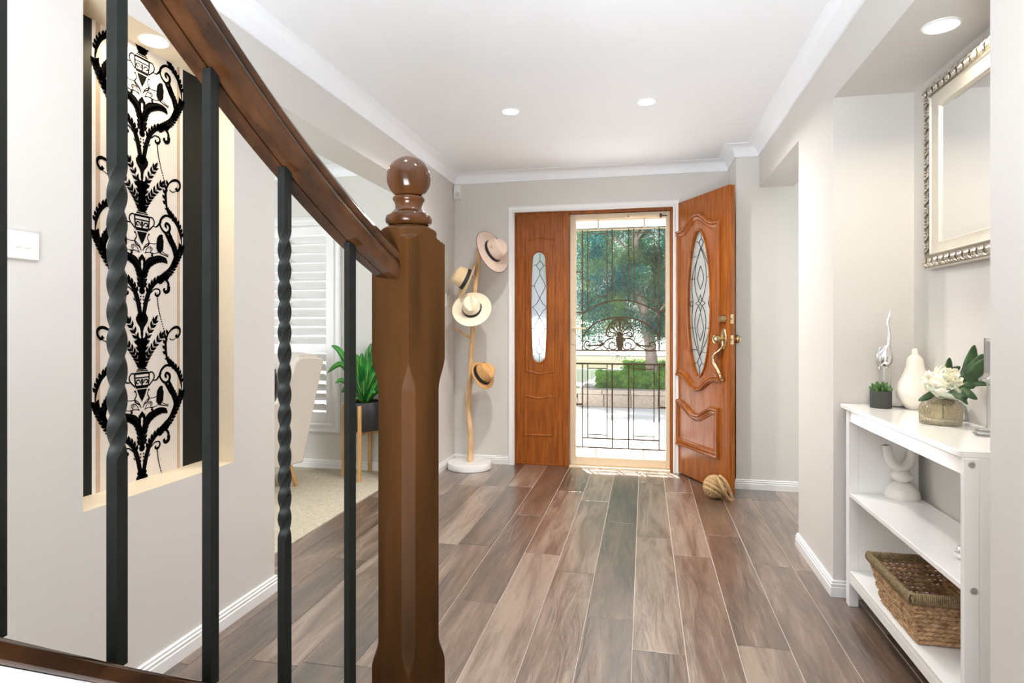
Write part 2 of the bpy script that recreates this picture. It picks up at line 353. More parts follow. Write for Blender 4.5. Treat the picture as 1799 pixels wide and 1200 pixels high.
# floor and planks
FZ = 0.0
fl = struct('floor', MB().box(-1.86, 3.4, -3.2, 5.24, -0.12, -0.0035), M['sub'], 'hallway floor of glossy brown timber-look planks')
LP, WP = 1.212, 0.188
start = {-2: 3.169, -1: 2.52, 0: 3.119, 1: 2.914, 2: 2.491, 3: 2.268, 4: 3.249, 5: 2.382, 6: 3.201}
pm_cache = {}
def plank(x0, x1, y0, y1):
    w_, l_ = round(x1 - x0, 4), round(y1 - y0, 4); key = (w_, l_)
    if key not in pm_cache:
        mb = MB(); g = 0.0016; b = 0.0010; zt = 0.0; zb = -0.0034
        a0, a1, c0, c1 = -w_ / 2 + g, w_ / 2 - g, -l_ / 2 + g, l_ / 2 - g
        lo = [(a0, c0), (a1, c0), (a1, c1), (a0, c1)]; hi = [(a0 + b, c0 + b), (a1 - b, c0 + b), (a1 - b, c1 - b), (a0 + b, c1 - b)]
        mb.grid([[(x, y, zb) for x, y in lo], [(x, y, zt - b) for x, y in lo], [(x, y, zt) for x, y in hi]], True, True, True)
        o = mb.build('plank', M['plank'], fl, smooth=0); pm_cache[key] = o.data
    else:
        o = bpy.data.objects.new('plank', pm_cache[key]); C.objects.link(o); o.parent = fl
    o.location = ((x0 + x1) / 2, (y0 + y1) / 2, 0)
rs = random.Random(3)
for k in range(-7, 14):
    x0 = -0.607 + k * WP; x1 = x0 + WP
    x0 = max(x0, -1.855); x1 = min(x1, 3.0)
    if x1 - x0 < 0.02: continue
    s0 = start.get(k, 2.4 + rs.random() * 1.2)
    yend = 5.165 if x0 < 0.6 else 4.655
    ybeg = 0.6 if x0 < 0.9 else 3.3
    ys = [ybeg]; y = s0 - LP * math.ceil((s0 - ybeg) / LP) + LP
    while y < yend - 0.08:
        if y > ybeg + 0.08: ys.append(y)
        y += LP
    ys.append(yend)
    for a, b in zip(ys, ys[1:]): plank(x0, x1, a, b)
struct('floor', MB().box(-1.6, 0.8, -3.2, 0.599, -0.0034, 0.0), M['plank'], 'unseen floor behind the staircase')
struct('floor', MB().box(-5.2, -1.856, -1.2, 4.59, -0.12, 0.006), M['shade'], 'woven beige carpet of the sitting room')
# ceiling
struct('ceiling', MB().box(-1.85, 1.3, -3.2, 5.2, ZC, ZC + 0.1), M['ceil'], 'flat white hallway ceiling')
struct('ceiling', MB().box(-5.2, -1.851, -1.2, 4.7, ZC, ZC + 0.1), M['ceil'], 'flat white sitting room ceiling')
struct('ceiling', MB().box(1.301, 3.4, 3.3, 4.8, ZC, ZC + 0.1), M['ceil'])
# left wall with its niche and the sitting room opening
J0, J1 = 2.433, 4.30
N0, N1, NZ, NX = 1.483, 2.161, 0.631, -1.744
mb = MB().box(-1.85, XL, -3.2, N0, 0, ZC).box(-1.85, XL, N0, N1, 0, NZ).box(-1.85, XL, N0, N1, ZH, ZC)
mb.box(-1.85, XL, N1, J0, 0, ZC).box(-1.85, XL, J0, J1, ZH, ZC).box(-1.85, XL, J1, 5.2, 0, ZC)
wl = struct('wall_left', mb, M['wall'], 'left greige wall with a tall recessed niche and wide opening', smooth=0)
# thin painted lining of the niche
mb = MB().box(NX, XL - 0.0005, N0, N1, NZ, NZ + 0.002).box(NX, XL - 0.0005, N1 - 0.002, N1, NZ, ZH).box(NX, XL - 0.0005, N0, N0 + 0.002, NZ, ZH).box(NX, XL - 0.0005, N0, N1, ZH - 0.002, ZH)
mb.build('niche_lining', M['nichepaint'], wl, smooth=0)
wpp = empty('wallpaper_panel', (NX, N0, NZ), label='black and cream striped wallpaper with urn scrollwork lining the left niche', cat='wallpaper')
def wy(px): return onx(px, 500, NX).y
ys = [N0, wy(161.5), wy(168), wy(176), wy(311), wy(316), wy(321), N1]
mts = ['paperblack', 'paperwhite', 'paperbeige', 'paper', 'paperbeige', 'paperwhite', 'paperblack']
for a, b, m_ in zip(ys, ys[1:], mts):
    MB().box(-0.02, 0.0, a - N0, b - N0, 0.0, ZH - NZ).build('stripe', M[m_], wpp, smooth=0)
# backing wall behind the wallpaper
struct('wall_left', MB().box(-1.849, NX - 0.02, N0, N1, NZ, ZH), M['wall'], smooth=0)
# right wall, console niche, hallway opening
K0, K1, KX = 1.665, 2.903, 1.121
mb = MB().box(XR, 1.3, -3.2, K0, 0, ZC).box(XR, 1.3, K0, K1, ZH, ZC).box(KX, 1.3, K0, K1, 0, ZH).box(XR, 1.3, K1, 3.517, 0, ZC)
mb.box(XR, 1.035, 3.517, YH, 2.165, ZC)
struct('wall_right', mb, M['wall'], 'right greige wall with a deep niche holding the console table', smooth=0)
struct('wall_right', MB().box(0.648, 3.4, YH, 5.2, 0, ZC), M['wallgrey'], 'pale wall of the side passage behind the open door', smooth=0)
struct('wall_right', MB().box(1.3, 3.4, 3.3, 3.5, 0, ZC).box(3.2, 3.4, 3.5, YH, 0, ZC), M['wallgrey'], smooth=0)
# front wall around the entrance
DX0, DX1, DZ = -1.072, 0.225, 2.13
mb = MB().box(-1.604, DX0, YD, 5.2, 0, ZC).box(DX0, DX1, YD, 5.2, DZ, ZC).box(DX1, 0.6475, YD, 5.2, 0, ZC)
struct('wall_front', mb, M['wall'], 'far greige wall around the front entrance', smooth=0)
# rear and sitting room walls
mb = MB().box(-1.85, 1.3, -3.4, -3.2, 0, ZC)
struct('wall_rear', mb, M['wall'], smooth=0)
WX0, WX1, WZ0, WZ1 = -3.36, -2.50, 0.378, 1.99
mb = MB().box(-5.2, WX0, 4.59, 4.75, 0, ZC).box(WX1, -1.851, 4.59, 4.75, 0, ZC).box(WX0, WX1, 4.59, 4.75, 0, WZ0).box(WX0, WX1, 4.59, 4.75, WZ1, ZC)
struct('wall_living', mb, M['wallgrey'], 'sitting room wall around the shuttered window', smooth=0)
struct('wall_living', MB().box(-5.4, -5.2, -1.2, 4.75, 0, ZC).box(-5.4, -1.851, -1.4, -1.2, 0, ZC), M['wallgrey'], smooth=0)
# cornices
def arc(n=7):
    r = []
    for i in range(n + 1):
        a = PI / 2 * i / n; r.append((0.012 + 0.072 * (1 - math.cos(a)), ZK + 0.006 + 0.068 * math.sin(a)))
    return r
cp = [(0.0, ZK), (0.010, ZK)] + arc() + [(0.090, ZC - 0.004), (0.090, ZC), (0.0, ZC)]
e = 0.0
struct('trim_1', sweep([(XL, -3.2), (XL, YD), (0.648, YD), (0.648, YH), (XR, YH), (XR, -3.2)], cp, XYZ), M['ceil'], 'white coved cornice around the hallway ceiling')
struct('trim_2', sweep([(-5.2, 4.59), (-1.851, 4.59), (-1.851, J1)], cp, XYZ), M['ceil'], 'white coved cornice in the sitting room')
# baseboards
bp_ = [(0.0, 0.0), (0.014, 0.0), (0.014, 0.040), (0.011, 0.044), (0.0125, 0.050), (0.0125, 0.054), (0.008, 0.058), (0.009, 0.066), (0.004, 0.070), (0.0, 0.070)]
struct('baseboard_left', sweep([(XL, 0.62), (XL, J0), (-1.85, J0)], bp_, XYZ), M['trim'], 'white baseboard under the left niche')
struct('baseboard_left', sweep([(-1.85, J1), (XL, J1), (XL, YD), (-1.122, YD)], bp_, XYZ), M['trim'], 'white baseboard behind the hat stand')
struct('baseboard_right', sweep([(0.27, YD), (0.648, YD), (0.648, YH), (3.2, YH)], bp_, XYZ), M['trim'], 'white baseboard of the side passage')
struct('baseboard_right', sweep([(1.3, 3.517), (XR, 3.517), (XR, K1), (KX, K1), (KX, K0), (XR, K0), (XR, 0.62)], bp_, XYZ), M['trim'], 'white baseboard beside the console niche')
bp2 = [(o, h + 0.006) for o, h in bp_]
struct('baseboard_living', sweep([(-5.2, 4.59), (-1.851, 4.59), (-1.851, J1)], bp2, XYZ), M['trim'], 'white baseboard under the shuttered window')
# architrave of the entrance
ap = [(0.0, 0.0), (0.0, 0.014), (0.006, 0.017), (0.012, 0.014), (0.030, 0.013), (0.036, 0.017), (0.044, 0.017), (0.050, 0.012), (0.050, 0.0)]
fn = lambda u, v, h: (u, YD - h, v)
struct('trim_3', sweep([(-1.122, 0.0), (-1.122, 2.178), (0.275, 2.178), (0.275, 0.0)], ap, fn), M['trim'], 'white moulded architrave around the front entrance')

# ------------------------------------------------------------------ sitting room window with plantation shutters
YW = 4.59
w1 = empty('window_1', ((WX0 + WX1) / 2, YW, WZ0), label='tall white window with plantation shutters behind the armchair', cat='window', kind='structure')
ox, oy, oz = (WX0 + WX1) / 2, YW, WZ0
def LW(mb):
    mb.v = [(x - ox, y - oy, z - oz) for x, y, z in mb.v]; return mb
wp = [(0.0, 0.0), (0.0, 0.022), (0.012, 0.026), (0.02, 0.018), (0.045, 0.018), (0.052, 0.030), (0.066, 0.030), (0.078, 0.016), (0.078, 0.0)]
fw_ = lambda u, v, h: (u, YW - h, v)
LW(sweep([(WX0 - .078, WZ0 - .078), (WX0 - .078, WZ1 + .078), (WX1 + .078, WZ1 + .078), (WX1 + .078, WZ0 - .078)], wp, fw_, closed=True)).build('window_frame', M['trim'], w1)
for (a, b) in ((WX0, (WX0 + WX1) / 2 - 0.002), ((WX0 + WX1) / 2 + 0.002, WX1)):
    sh = LW(MB().box(a, a + .05, YW - .012, YW + .018, WZ0, WZ1, .002).box(b - .05, b, YW - .012, YW + .018, WZ0, WZ1, .002)
        .box(a + .05, b - .05, YW - .010, YW + .016, WZ0, WZ0 + .085, .002).box(a + .05, b - .05, YW - .010, YW + .016, WZ1 - .07, WZ1, .002)
        .box(a + .05, b - .05, YW - .010, YW + .016, 0.953, 1.015, .002)).build('shutter', M['trim'], w1)
    for z0, z1, n in ((WZ0 + .085, .953, 6), (1.015, WZ1 - .07, 12)):
        pit = (z1 - z0) / n
        for i in range(n):
            zc = z0 + (i + .5) * pit
            poly = [(-.040 * math.cos(t), .0055 * math.sin(t)) for t in [2 * PI * q / 12 for q in range(12)]]
            ang = math.radians(-52)
            pts = [(p * math.cos(ang) - q * math.sin(ang), p * math.sin(ang) + q * math.cos(ang)) for p, q in poly]
            LW(MB().prism([(p, q) for p, q in pts], a + .052, b - .052, lambda u, v, h: (h, YW + .004 + u, zc + v))).build('louvre', M['trim'], sh)
LW(MB().box(WX0, WX1, YW + .12, YW + .126, WZ0, WZ1)).build('pane', M['pane'], w1)
LW(MB().box(WX0, WX1, YW + .10, YW + .15, WZ0, WZ0 + .04).box(WX0, WX1, YW + .10, YW + .15, WZ1 - .04, WZ1).box(WX0, WX0 + .04, YW + .10, YW + .15, WZ0, WZ1).box(WX1 - .04, WX1, YW + .10, YW + .15, WZ0, WZ1)).build('sash', M['trim'], w1)

# ------------------------------------------------------------------ entrance: timber frame, sidelight, security door
YS = 5.09
df = struct('trim_4', MB().box(DX0, DX1, 5.09, 5.19, 2.108, DZ).box(DX0, DX0 + .008, 5.075, 5.19, 0, 2.108).box(DX1 - .02, DX1, 5.07, 5.19, 0, 2.108).box(-.662, -.612, 5.078, 5.19, 0, 2.108, .002), M['door'], 'reddish timber frame of the front entrance')
struct('trim_5', MB().box(-.612, .205, 5.06, 5.2, -.004, .012, .003), M['cream'], 'cream metal threshold under the security door')
sl = empty('window_2', (-.865, YS, 0), label='timber sidelight panel with slim leaded glass oval left of the door', cat='sidelight', kind='structure')
def SP(px, py): p = ony(px, py, YS); return (p.x, p.z)
sx0, sx1 = DX0 + .008, -.662
gc = SP(946.5, 540); gtop = SP(946.5, 443)[1]; gbot = SP(946.5, 636.5)[1]
gx = gc[0]; gz = (gtop + gbot) / 2; gh = (gtop - gbot) / 2
def slot(k=1.0, add=0.0, n=48):
    r = []
    for i in range(n):
        a = 2 * PI * i / n + PI / n; hw = 0.066 + add; hh = gh + add
        ca, sa = math.cos(a), math.sin(a)
        zz = hh * sa
        # capsule whose sides bulge a little
        e = 0.055 + add
        yy = max(-(hh - e), min(hh - e, zz * 1.0))
        if abs(sa) * hh > hh - e:
            q = (abs(sa) * hh - (hh - e)) / e; x_ = e * math.sqrt(max(0, 1 - q * q))
        else:
            x_ = e + (hw - e) * (1 - (zz / (hh - e)) ** 2)
        r.append((gx + math.copysign(x_, ca), gz + zz))
    return r
def slot2(add=0.0):
    e = 0.055 + add; hh = gh + add; hw = 0.067 + add; P = []
    N = 10
    for i in range(N + 1): a = PI * i / N; P.append((gx + e * math.cos(a), gz + hh - e + e * math.sin(a)))
    M_ = 12
    for i in range(1, M_): t = i / M_; z = (hh - e) * (1 - 2 * t); P.append((gx - e - (hw - e) * (1 - (2 * t - 1) ** 2), gz + z))
    for i in range(N + 1): a = PI + PI * i / N; P.append((gx + e * math.cos(a), gz - hh + e + e * math.sin(a)))
    for i in range(1, M_): t = i / M_; z = (hh - e) * (2 * t - 1); P.append((gx + e + (hw - e) * (1 - (2 * t - 1) ** 2), gz + z))
    return P
def holed(hole, x0, x1, z0, z1, cx, cz, fn, y0, y1):
    """slab x0..x1, z0..z1 with a hole; ring of quads front and back"""
    inn = [(u, v) for u, v in hole]; out = []
    cors = [math.atan2(z - cz, x - cx) for x, z in ((x1, z1), (x0, z1), (x0, z0), (x1, z0))]
    ang = [math.atan2(v - cz, u - cx) for u, v in inn]
    for c in cors:      # snap the nearest ray to each corner
        i = min(range(len(ang)), key=lambda q: abs(math.atan2(math.sin(ang[q] - c), math.cos(ang[q] - c)))); ang[i] = c
    for a in ang:
        ca, sa = math.cos(a), math.sin(a)
        t = min(((x1 - cx) / ca if ca > 1e-9 else (x0 - cx) / ca if ca < -1e-9 else 1e9), ((z1 - cz) / sa if sa > 1e-9 else (z0 - cz) / sa if sa < -1e-9 else 1e9))
        out.append((cx + ca * t, cz + sa * t))
    mb = MB(); f = lambda L_, y: [fn(u, y, v) for u, v in L_]
    R = [f(inn, y0), f(out, y0), f(out, y1), f(inn, y1), f(inn, y0)]
    return mb.grid(R, True)
slf = lambda u, y, v: (u + .865, y, v)
holed(slot2(), sx0, sx1, 0.012, 2.108, gx, gz, slf, 0.0, 0.04).build('timber_panel', M['door'], sl)
q = lambda u, v, h: (u + .865, -h, v)
gp = [(0, 0), (.004, .0035), (.010, .005), (.016, .0035), (.020, .0), (.020, -.002), (0, -.002)]
sweep(slot2(.014)[::-1], [(0, -.002), (.001, .004), (.007, .006), (.014, .003), (.0155, -.004)], q, closed=True).build('bead_ring', M['door'], sl)
def ogee_frame(xa, xb, zb, zt, dtop, dbot, n=16):
    P = []
    for i in range(n + 1):
        s = -1 + 2 * i / n; P.append((xa + (xb - xa) * (s + 1) / 2, zt + dtop * (0.5 + 0.5 * math.cos(PI * max(-1, min(1, s / .8))))))
    for i in range(n + 1):
        s = 1 - 2 * i / n; P.append((xa + (xb - xa) * (s + 1) / 2, zb + dbot * (0.5 + 0.5 * math.cos(PI * max(-1, min(1, s / .8))))))
    return P
a = SP(922.5, 420); b = SP(975, 419); c_ = SP(924.6, 655); d_ = SP(971.7, 656)
sweep(ogee_frame(a[0], b[0], c_[1], a[1], .018, -.018), gp, q, closed=True).build('upper_moulding', M['door'], sl)
a2 = SP(920, 694); b2 = SP(971, 768)
sweep(ogee_frame(a2[0], b2[0], b2[1], a2[1], -.014, 0), gp, q, closed=True).build('lower_moulding', M['door'], sl)
MB().prism(slot2(.008), .016, .022, lambda u, v, h: (u + .865, h, v)).build('glass', M['leadglass'], sl, smooth=0)
MB().box(sx0 + .865, sx1 + .865, -.004, .05, .0, .014, .002).build('sill', M['door'], sl)
# leading of the sidelight (traced on the panel plane)
def SL(u, v): p = SP(920 + u / 5, 420 + v / 5); return (p[0] + .865, p[1])
lines = [[(142, 128), (142, 190)], [(142, 190), (112, 228), (120, 250), (139, 275)], [(142, 190), (170, 228), (160, 250), (139, 275)], [(88, 228), (112, 228)], [(170, 228), (196, 228)],
         [(139, 275), (140, 312)], [(140, 312), (97, 395), (97, 430), (138, 518)], [(140, 312), (183, 395), (183, 430), (138, 518)], [(72, 412), (97, 412)], [(183, 412), (210, 412)],
         [(138, 518), (110, 570), (80, 600), (110, 635), (136, 685)], [(138, 518), (168, 570), (198, 600), (165, 635), (136, 685)], [(68, 600), (82, 600)], [(196, 600), (212, 600)],
         [(136, 685), (92, 770), (95, 810), (134, 886)], [(136, 685), (181, 770), (180, 810), (134, 886)], [(68, 787), (92, 787)], [(181, 787), (206, 787)],
         [(134, 886), (135, 925)], [(135, 925), (107, 970), (118, 1000), (134, 1010)], [(135, 925), (166, 970), (155, 1000), (134, 1010)], [(82, 970), (107, 970)], [(166, 970), (190, 970)], [(134, 1010), (134, 1078)]]
mb = MB()
for L_ in lines:
    P = [(SL(*p)[0], .013, SL(*p)[1]) for p in L_]
    mb.tube(cat(P, 6) if len(P) > 2 else P, .0024, 5)
mb.build('leading', M['lead'], sl)

# security door ------------------------------------------------------
YG = 5.15
sd = empty('door_2', (-.6, YG, 0), label='cream framed security screen door with bronze scrollwork grille', cat='security door', kind='structure')
def G(px, py): p = ony(px, py, YG); return (p.x + .6, p.z)
x0, x1, z0, z1 = -.610, .204, .012, 2.105
fx0, fx1, fz0, fz1 = -.560, .170, .080, 2.060
loc = lambda mb: mb
mb = MB()
for bx in ((x0, fx0, z0, z1), (fx1, x1, z0, z1), (fx0, fx1, z0, fz0), (fx0, fx1, fz1, z1)):
    mb.box(bx[0] + .6, bx[1] + .6, -.03, .02, bx[2], bx[3], .003)
mb.build('door_frame', M['cream'], sd)
TJ = [0]
def bar(mb, a, b, w_, t=.006):
    TJ[0] += 1; t += .00013 * (TJ[0] % 23)
    A = Vector((a[0], 0, a[1])); B = Vector((b[0], 0, b[1])); d = (B - A).normalized(); n_ = Vector((-d.z, 0, d.x)) * w_ / 2
    P = [A - n_, B - n_, B + n_, A + n_]
    return mb.prism([(p.x, p.z) for p in P], -t, t, lambda u, v, h: (u, h, v))
def ribbon(mb, pts, w_, t=.005, n=8):
    TJ[0] += 1; t -= .00011 * (TJ[0] % 21)
    P = cat([(x, z, 0) for x, z in pts], n); W = w_ if isinstance(w_, list) else [w_] * len(P)
    if len(W) != len(P): W = [W[min(len(W) - 1, int(i * (len(W) - 1) / (len(P) - 1)))] for i in range(len(P))]
    rows = []
    for i, p in enumerate(P):
        d = (P[min(i + 1, len(P) - 1)] - P[max(i - 1, 0)]).normalized(); nn = Vector((-d.y, d.x, 0)) * W[i] / 2
        a, b = p - nn, p + nn
        rows.append([(a.x, -t, a.y), (b.x, -t, b.y), (b.x, t, b.y), (a.x, t, a.y)])
    return mb.grid(rows, True, True, True)
X = {k: G(k, 560)[0] for k in (1023.4, 1032.5, 1066.6, 1075.6, 1104.4, 1113.4, 1149, 1158)}
zz = lambda py, px=1090: G(px, py)[1]
L0, L1 = fx0 + .6, fx1 + .6
T1, A1, B1, B2, R1, R2, D1, D2 = 1.975, zz(410), zz(615.8), zz(639.6), zz(647.8), zz(765), zz(771.6), zz(788)
Z2 = zz(788)
mb = MB()
bar(mb, (L0, T1), (L1, T1), .012)
for px in (1051, 1132): bar(mb, (G(px, 400)[0], T1), (G(px, 400)[0], fz1), .012)
bar(mb, (L0, T1 + .078), (L1, T1 + .078), .006)
for px in (1047, 1130): bar(mb, (G(px, 800)[0], Z2), (G(px, 800)[0], fz0), .012)
mb.build('grille_band', M['cream'], sd, label='cream top row bars of the grille')
mb = MB()
xl, xa, xb, xc, xd, xe, xf, xr = [X[k] for k in sorted(X)]
za, zb_ = zz(551), zz(527.5)
def arcz(x, z_end, z_mid):
    s = (x - (xl + xr) / 2) / ((xr - xl) / 2); return z_mid - (z_mid - z_end) * s * s
for x_, w_ in ((xl, .011), (xr, .011)):
    bar(mb, (x_, T1), (x_, B1), w_)
for x_, w_ in ((xa, .007), (xb, .007), (xc, .011), (xd, .011), (xe, .007), (xf, .007)):
    bar(mb, (x_, T1), (x_, arcz(x_, za, zb_)), w_)
for p, q_ in ((xa, xb), (xe, xf)):
    bar(mb, (p, A1), (q_, A1), .006)
    ribbon(mb, [(p, arcz(p, za, zb_) + .062), ((p + q_) / 2, arcz((p + q_) / 2, za, zb_) + .062), (q_, arcz(q_, za, zb_) + .058)], .007)
ribbon(mb, [(xl + (xr - xl) * t / 8, arcz(xl + (xr - xl) * t / 8, za, zb_)) for t in range(9)], .011)
zc_, zm = zz(592), zz(557.5)
ribbon(mb, [(xl + (xr - xl) * t / 8, zm - (zm - zc_) * (1 - math.sqrt(1 - (.97 * (t - 4) / 4) ** 2)) / (1 - math.sqrt(1 - .97 ** 2))) for t in range(9)], .012)
for p, q_, pys in ((L0, xl, (477, 549)), (xr, L1, (474, 547))):
    for py in pys: bar(mb, (p, zz(py)), (q_, zz(py)), .012)
bar(mb, (L0, B1), (L1, B1), .012)
mb.build('upper_grille', M['bronze'], sd)
mb = MB()
bar(mb, (L0, B2), (L1, B2), .013)
for x_, w_ in ((xl, .010), (xr, .010)): bar(mb, (x_, B2), (x_, Z2), w_)
for x_ in (xc - .0, xd): bar(mb, (x_, B2), (x_, Z2), .011)
for x_ in (xa, xb, xe, xf): bar(mb, (x_, B2), (x_, D1), .008)
for p, q_ in ((xa, xb), (xe, xf)): bar(mb, (p, R1), (q_, R1), .007); bar(mb, (p, R2), (q_, R2), .007)
bar(mb, (xl, D1), (xr, D1), .010); bar(mb, (L0, Z2), (L1, Z2), .010)
bar(mb, (L0, zz(712)), (xl, zz(712)), .012); bar(mb, (xr, zz(714)), (L1, zz(714)), .012)
mb.build('lower_grille', M['bronze'], sd)
# palmette and scrolls
mb = MB()
def PZ(u, v): return G(1050 + u / 8.575, 480 + v / 8.571)
for side in (1, -1):
    fx = lambda u, v: (PZ(335 + side * (u - 335), v)[0], PZ(335, v)[1])
    cx_, cz_ = fx(335, 940)
    for k, (tu, tv, wd) in enumerate([(375, 720, .012), (440, 765, .012), (485, 830, .011), (505, 915, .010)]):
        tip = Vector(fx(tu, tv)); base = Vector((cx_, cz_)); d = (tip - base); L_ = d.length; d.normalize(); n_ = Vector((-d.y, d.x))
        w_ = L_ * .20
        lp = [base + d * L_ * .12, base + d * L_ * .55 + n_ * w_ * .6, base + d * L_ * .88 + n_ * w_, base + d * L_ * 1.06, base + d * L_ * .88 - n_ * w_, base + d * L_ * .55 - n_ * w_ * .6, base + d * L_ * .12]
        ribbon(mb, [(p.x, p.y) for p in lp], .0075, t=.0048, n=5)
    ribbon(mb, [fx(335, 700), fx(375, 690), fx(430, 715), fx(480, 765), fx(525, 840), fx(540, 905), fx(515, 955), fx(480, 955)], .0105, n=6)
    ribbon(mb, [fx(390, 1000), fx(450, 980), fx(520, 1000), fx(580, 1060), fx(640, 1090), fx(690, 1080)], [.008, .014, .011, .022, .013, .008], n=6)
    ribbon(mb, [fx(560, 1050), fx(620, 1050), fx(665, 1010)], .008)
    ribbon(mb, [fx(590, 1080), fx(680, 1130), fx(760, 1160), fx(850, 1140), fx(875, 1080), fx(840, 1035), fx(790, 1050), fx(790, 1090), fx(825, 1100)], .0095, n=6)
    ribbon(mb, [fx(600, 1075), fx(700, 1095), fx(790, 1090)], .012)
    ribbon(mb, [fx(375, 1090), fx(400, 1140), fx(460, 1150), fx(500, 1110), fx(490, 1060), fx(440, 1045), fx(410, 1075), fx(430, 1098)], .0095, n=6)
    ribbon(mb, [fx(500, 1140), fx(560, 1120), fx(590, 1075)], .010)
    ribbon(mb, [fx(480, 1130), fx(535, 1150), fx(535, 1175)], .008)
ribbon(mb, [fx(335, 650), fx(335, 940)], .011)
ribbon(mb, [fx(335, 920), fx(335, 970), fx(335, 1040), fx(335, 1110), fx(335, 1170)], [.022, .066, .060, .042, .070], n=6)
for v in (960, 985): ribbon(mb, [fx(280, v + 10), fx(335, v - 10), fx(390, v + 10)], .012)
mb.build('palmette_scroll', M['bronze'], sd)
MB().box(L0, L1, .006, .0075, fz0, fz1).build('insect_screen', M['fly'], sd, smooth=0)
mb = MB().box(.004, .032, -.040, -.03, 1.015, 1.24, .003)
mb.tube([(.018, -.04, 1.155), (.018, -.065, 1.155)], .011, 10).tube([(.018, -.062, 1.155), (.06, -.066, 1.153), (.125, -.064, 1.150)], [.010, .008, .007], 10).tube([(.018, -.038, 1.075), (.018, -.046, 1.075)], .012, 12)
mb.build('lever_handle', M['cream'], sd)
mb = MB().tube([(G(1106, 381)[0], -.045, G(1106, 381)[1]), (G(1158, 379)[0], -.045, G(1158, 379)[1])], .012, 12)
mb.box(G(1102, 379)[0] - .02, G(1102, 379)[0] + .004, -.05, -.03, 2.065, 2.085, .002)
mb.build('door_closer', M['cream'], sd)
MB().box(G(1159, 377)[0], G(1162, 377)[0], -.06, -.03, 2.052, 2.084, .001).tube([(G(1160, 378)[0], -.045, 2.07), (.78, -.048, 2.066)], .004, 8).build('closer_arm', M['lead'], sd, label='black closer bracket and rod')

# ------------------------------------------------------------------ the open front door
H = Vector((0.201, 5.170, 0)); Cn = Vector((0.572, 4.443, 0)); dd = (Cn - H).normalized()
DL = (Cn - H).length
d1 = empty('door_1', H, (0, 0, math.atan2(dd.y, dd.x)), label='open reddish timber front door with oval leaded glass and brass handles', cat='front door', kind='structure')
ou, ov, ow, oh = .436, 1.343, .150, .545
hole = [(ou + ow * math.cos(2 * PI * i / 64 + .01), ov + oh * math.sin(2 * PI * i / 64 + .01)) for i in range(64)]
I3 = lambda u, y, v: (u, y, v)
holed(hole, 0, DL, .010, 2.150, ou, ov, I3, 0, .044).build('door_leaf', M['door'], d1)
for sgn, y0 in ((1, 0.0), (-1, .044)):
    DQ = lambda u, v, h: (u, y0 - sgn * h, v)
    def ring(path, prof, name): sweep(path, prof, DQ, closed=True).build(name, M['door'], d1)
    el = lambda k: [(ou + (ow + k) * math.cos(2 * PI * i / 64), ov + (oh + k) * math.sin(2 * PI * i / 64)) for i in range(64)][::-1]
    ring(el(.016), [(0, -.001), (.002, .008), (.009, .011), (.016, .006), (.0175, -.008)], 'glass_bead')
    big = [(0, 0), (.003, .014), (.012, .024), (.022, .020), (.026, .012), (.034, .018), (.044, .014), (.050, .006), (.058, .008), (.062, 0)]
    n = 28; P = []
    for i in range(n + 1):
        s = -1 + 2 * i / n; P.append((.105 + .62 * (s + 1) / 2, 1.928 + .098 * (0.5 + 0.5 * math.cos(PI * max(-1, min(1, s / .78))))))
    for i in range(n + 1):
        s = 1 - 2 * i / n; P.append((.105 + .62 * (s + 1) / 2, .775 - .098 * (0.5 + 0.5 * math.cos(PI * max(-1, min(1, s / .78))))))
    ring(P, big, 'upper_moulding')
    P = []
    for i in range(n + 1):
        s = -1 + 2 * i / n; P.append((.100 + .60 * (s + 1) / 2, .592 - .078 * (0.5 + 0.5 * math.cos(PI * max(-1, min(1, s / .78))))))
    P += [(.700, .225), (.100, .225)]
    ring(P, big, 'lower_moulding')
MB().prism([(ou + (ow + .004) * math.cos(2 * PI * i / 48), ov + (oh + .004) * math.sin(2 * PI * i / 48)) for i in range(48)], .016, .024, lambda u, v, h: (u, h, v)).build('glass', M['bevelglass'], d1, smooth=0)
mb = MB()
def oc(u, v): return (ou + (u - 176) / 72 * ow * .97, .013, ov - (v - 577) / 478 * oh)
OL = [[(183, 100), (181, 150)], [(181, 150), (168, 180), (181, 212)], [(181, 150), (194, 180), (181, 212)], [(150, 165), (168, 180)], [(194, 180), (218, 165)],
      [(181, 212), (160, 270), (125, 380), (118, 480), (125, 570), (118, 680), (130, 790), (150, 870), (170, 930)], [(181, 212), (205, 270), (235, 370), (242, 480), (232, 570), (242, 680), (225, 790), (195, 870), (170, 930)],
      [(178, 212), (150, 300), (138, 400), (142, 480), (165, 560), (200, 620), (212, 700), (200, 800), (172, 925)], [(178, 212), (205, 300), (215, 400), (208, 480), (185, 560), (150, 620), (138, 700), (150, 800), (172, 925)],
      [(177, 330), (158, 400), (162, 440), (176, 485)], [(177, 330), (197, 400), (192, 440), (176, 485)], [(176, 640), (154, 730), (158, 770), (174, 825)], [(176, 640), (196, 730), (192, 770), (174, 825)],
      [(176, 520), (165, 560), (145, 577), (165, 595), (176, 635)], [(176, 520), (187, 560), (207, 577), (187, 595), (176, 635)],
      [(104, 577), (115, 560), (126, 577), (115, 597), (104, 577)], [(228, 577), (237, 545), (247, 577), (237, 612), (228, 577)],
      [(122, 265), (150, 265)], [(212, 250), (232, 250)], [(104, 412), (136, 412)], [(216, 410), (248, 410)], [(104, 740), (138, 740)], [(214, 740), (247, 740)], [(118, 885), (155, 885)], [(190, 898), (222, 898)],
      [(170, 930), (158, 965), (170, 1000)], [(170, 930), (182, 965), (170, 1000)], [(170, 1000), (172, 1052)], [(135, 975), (158, 965)], [(182, 965), (210, 990)]]
for L_ in OL:
    P = [oc(*p) for p in L_]; mb.tube(cat(P, 6) if len(P) > 2 else P, .0024, 5)
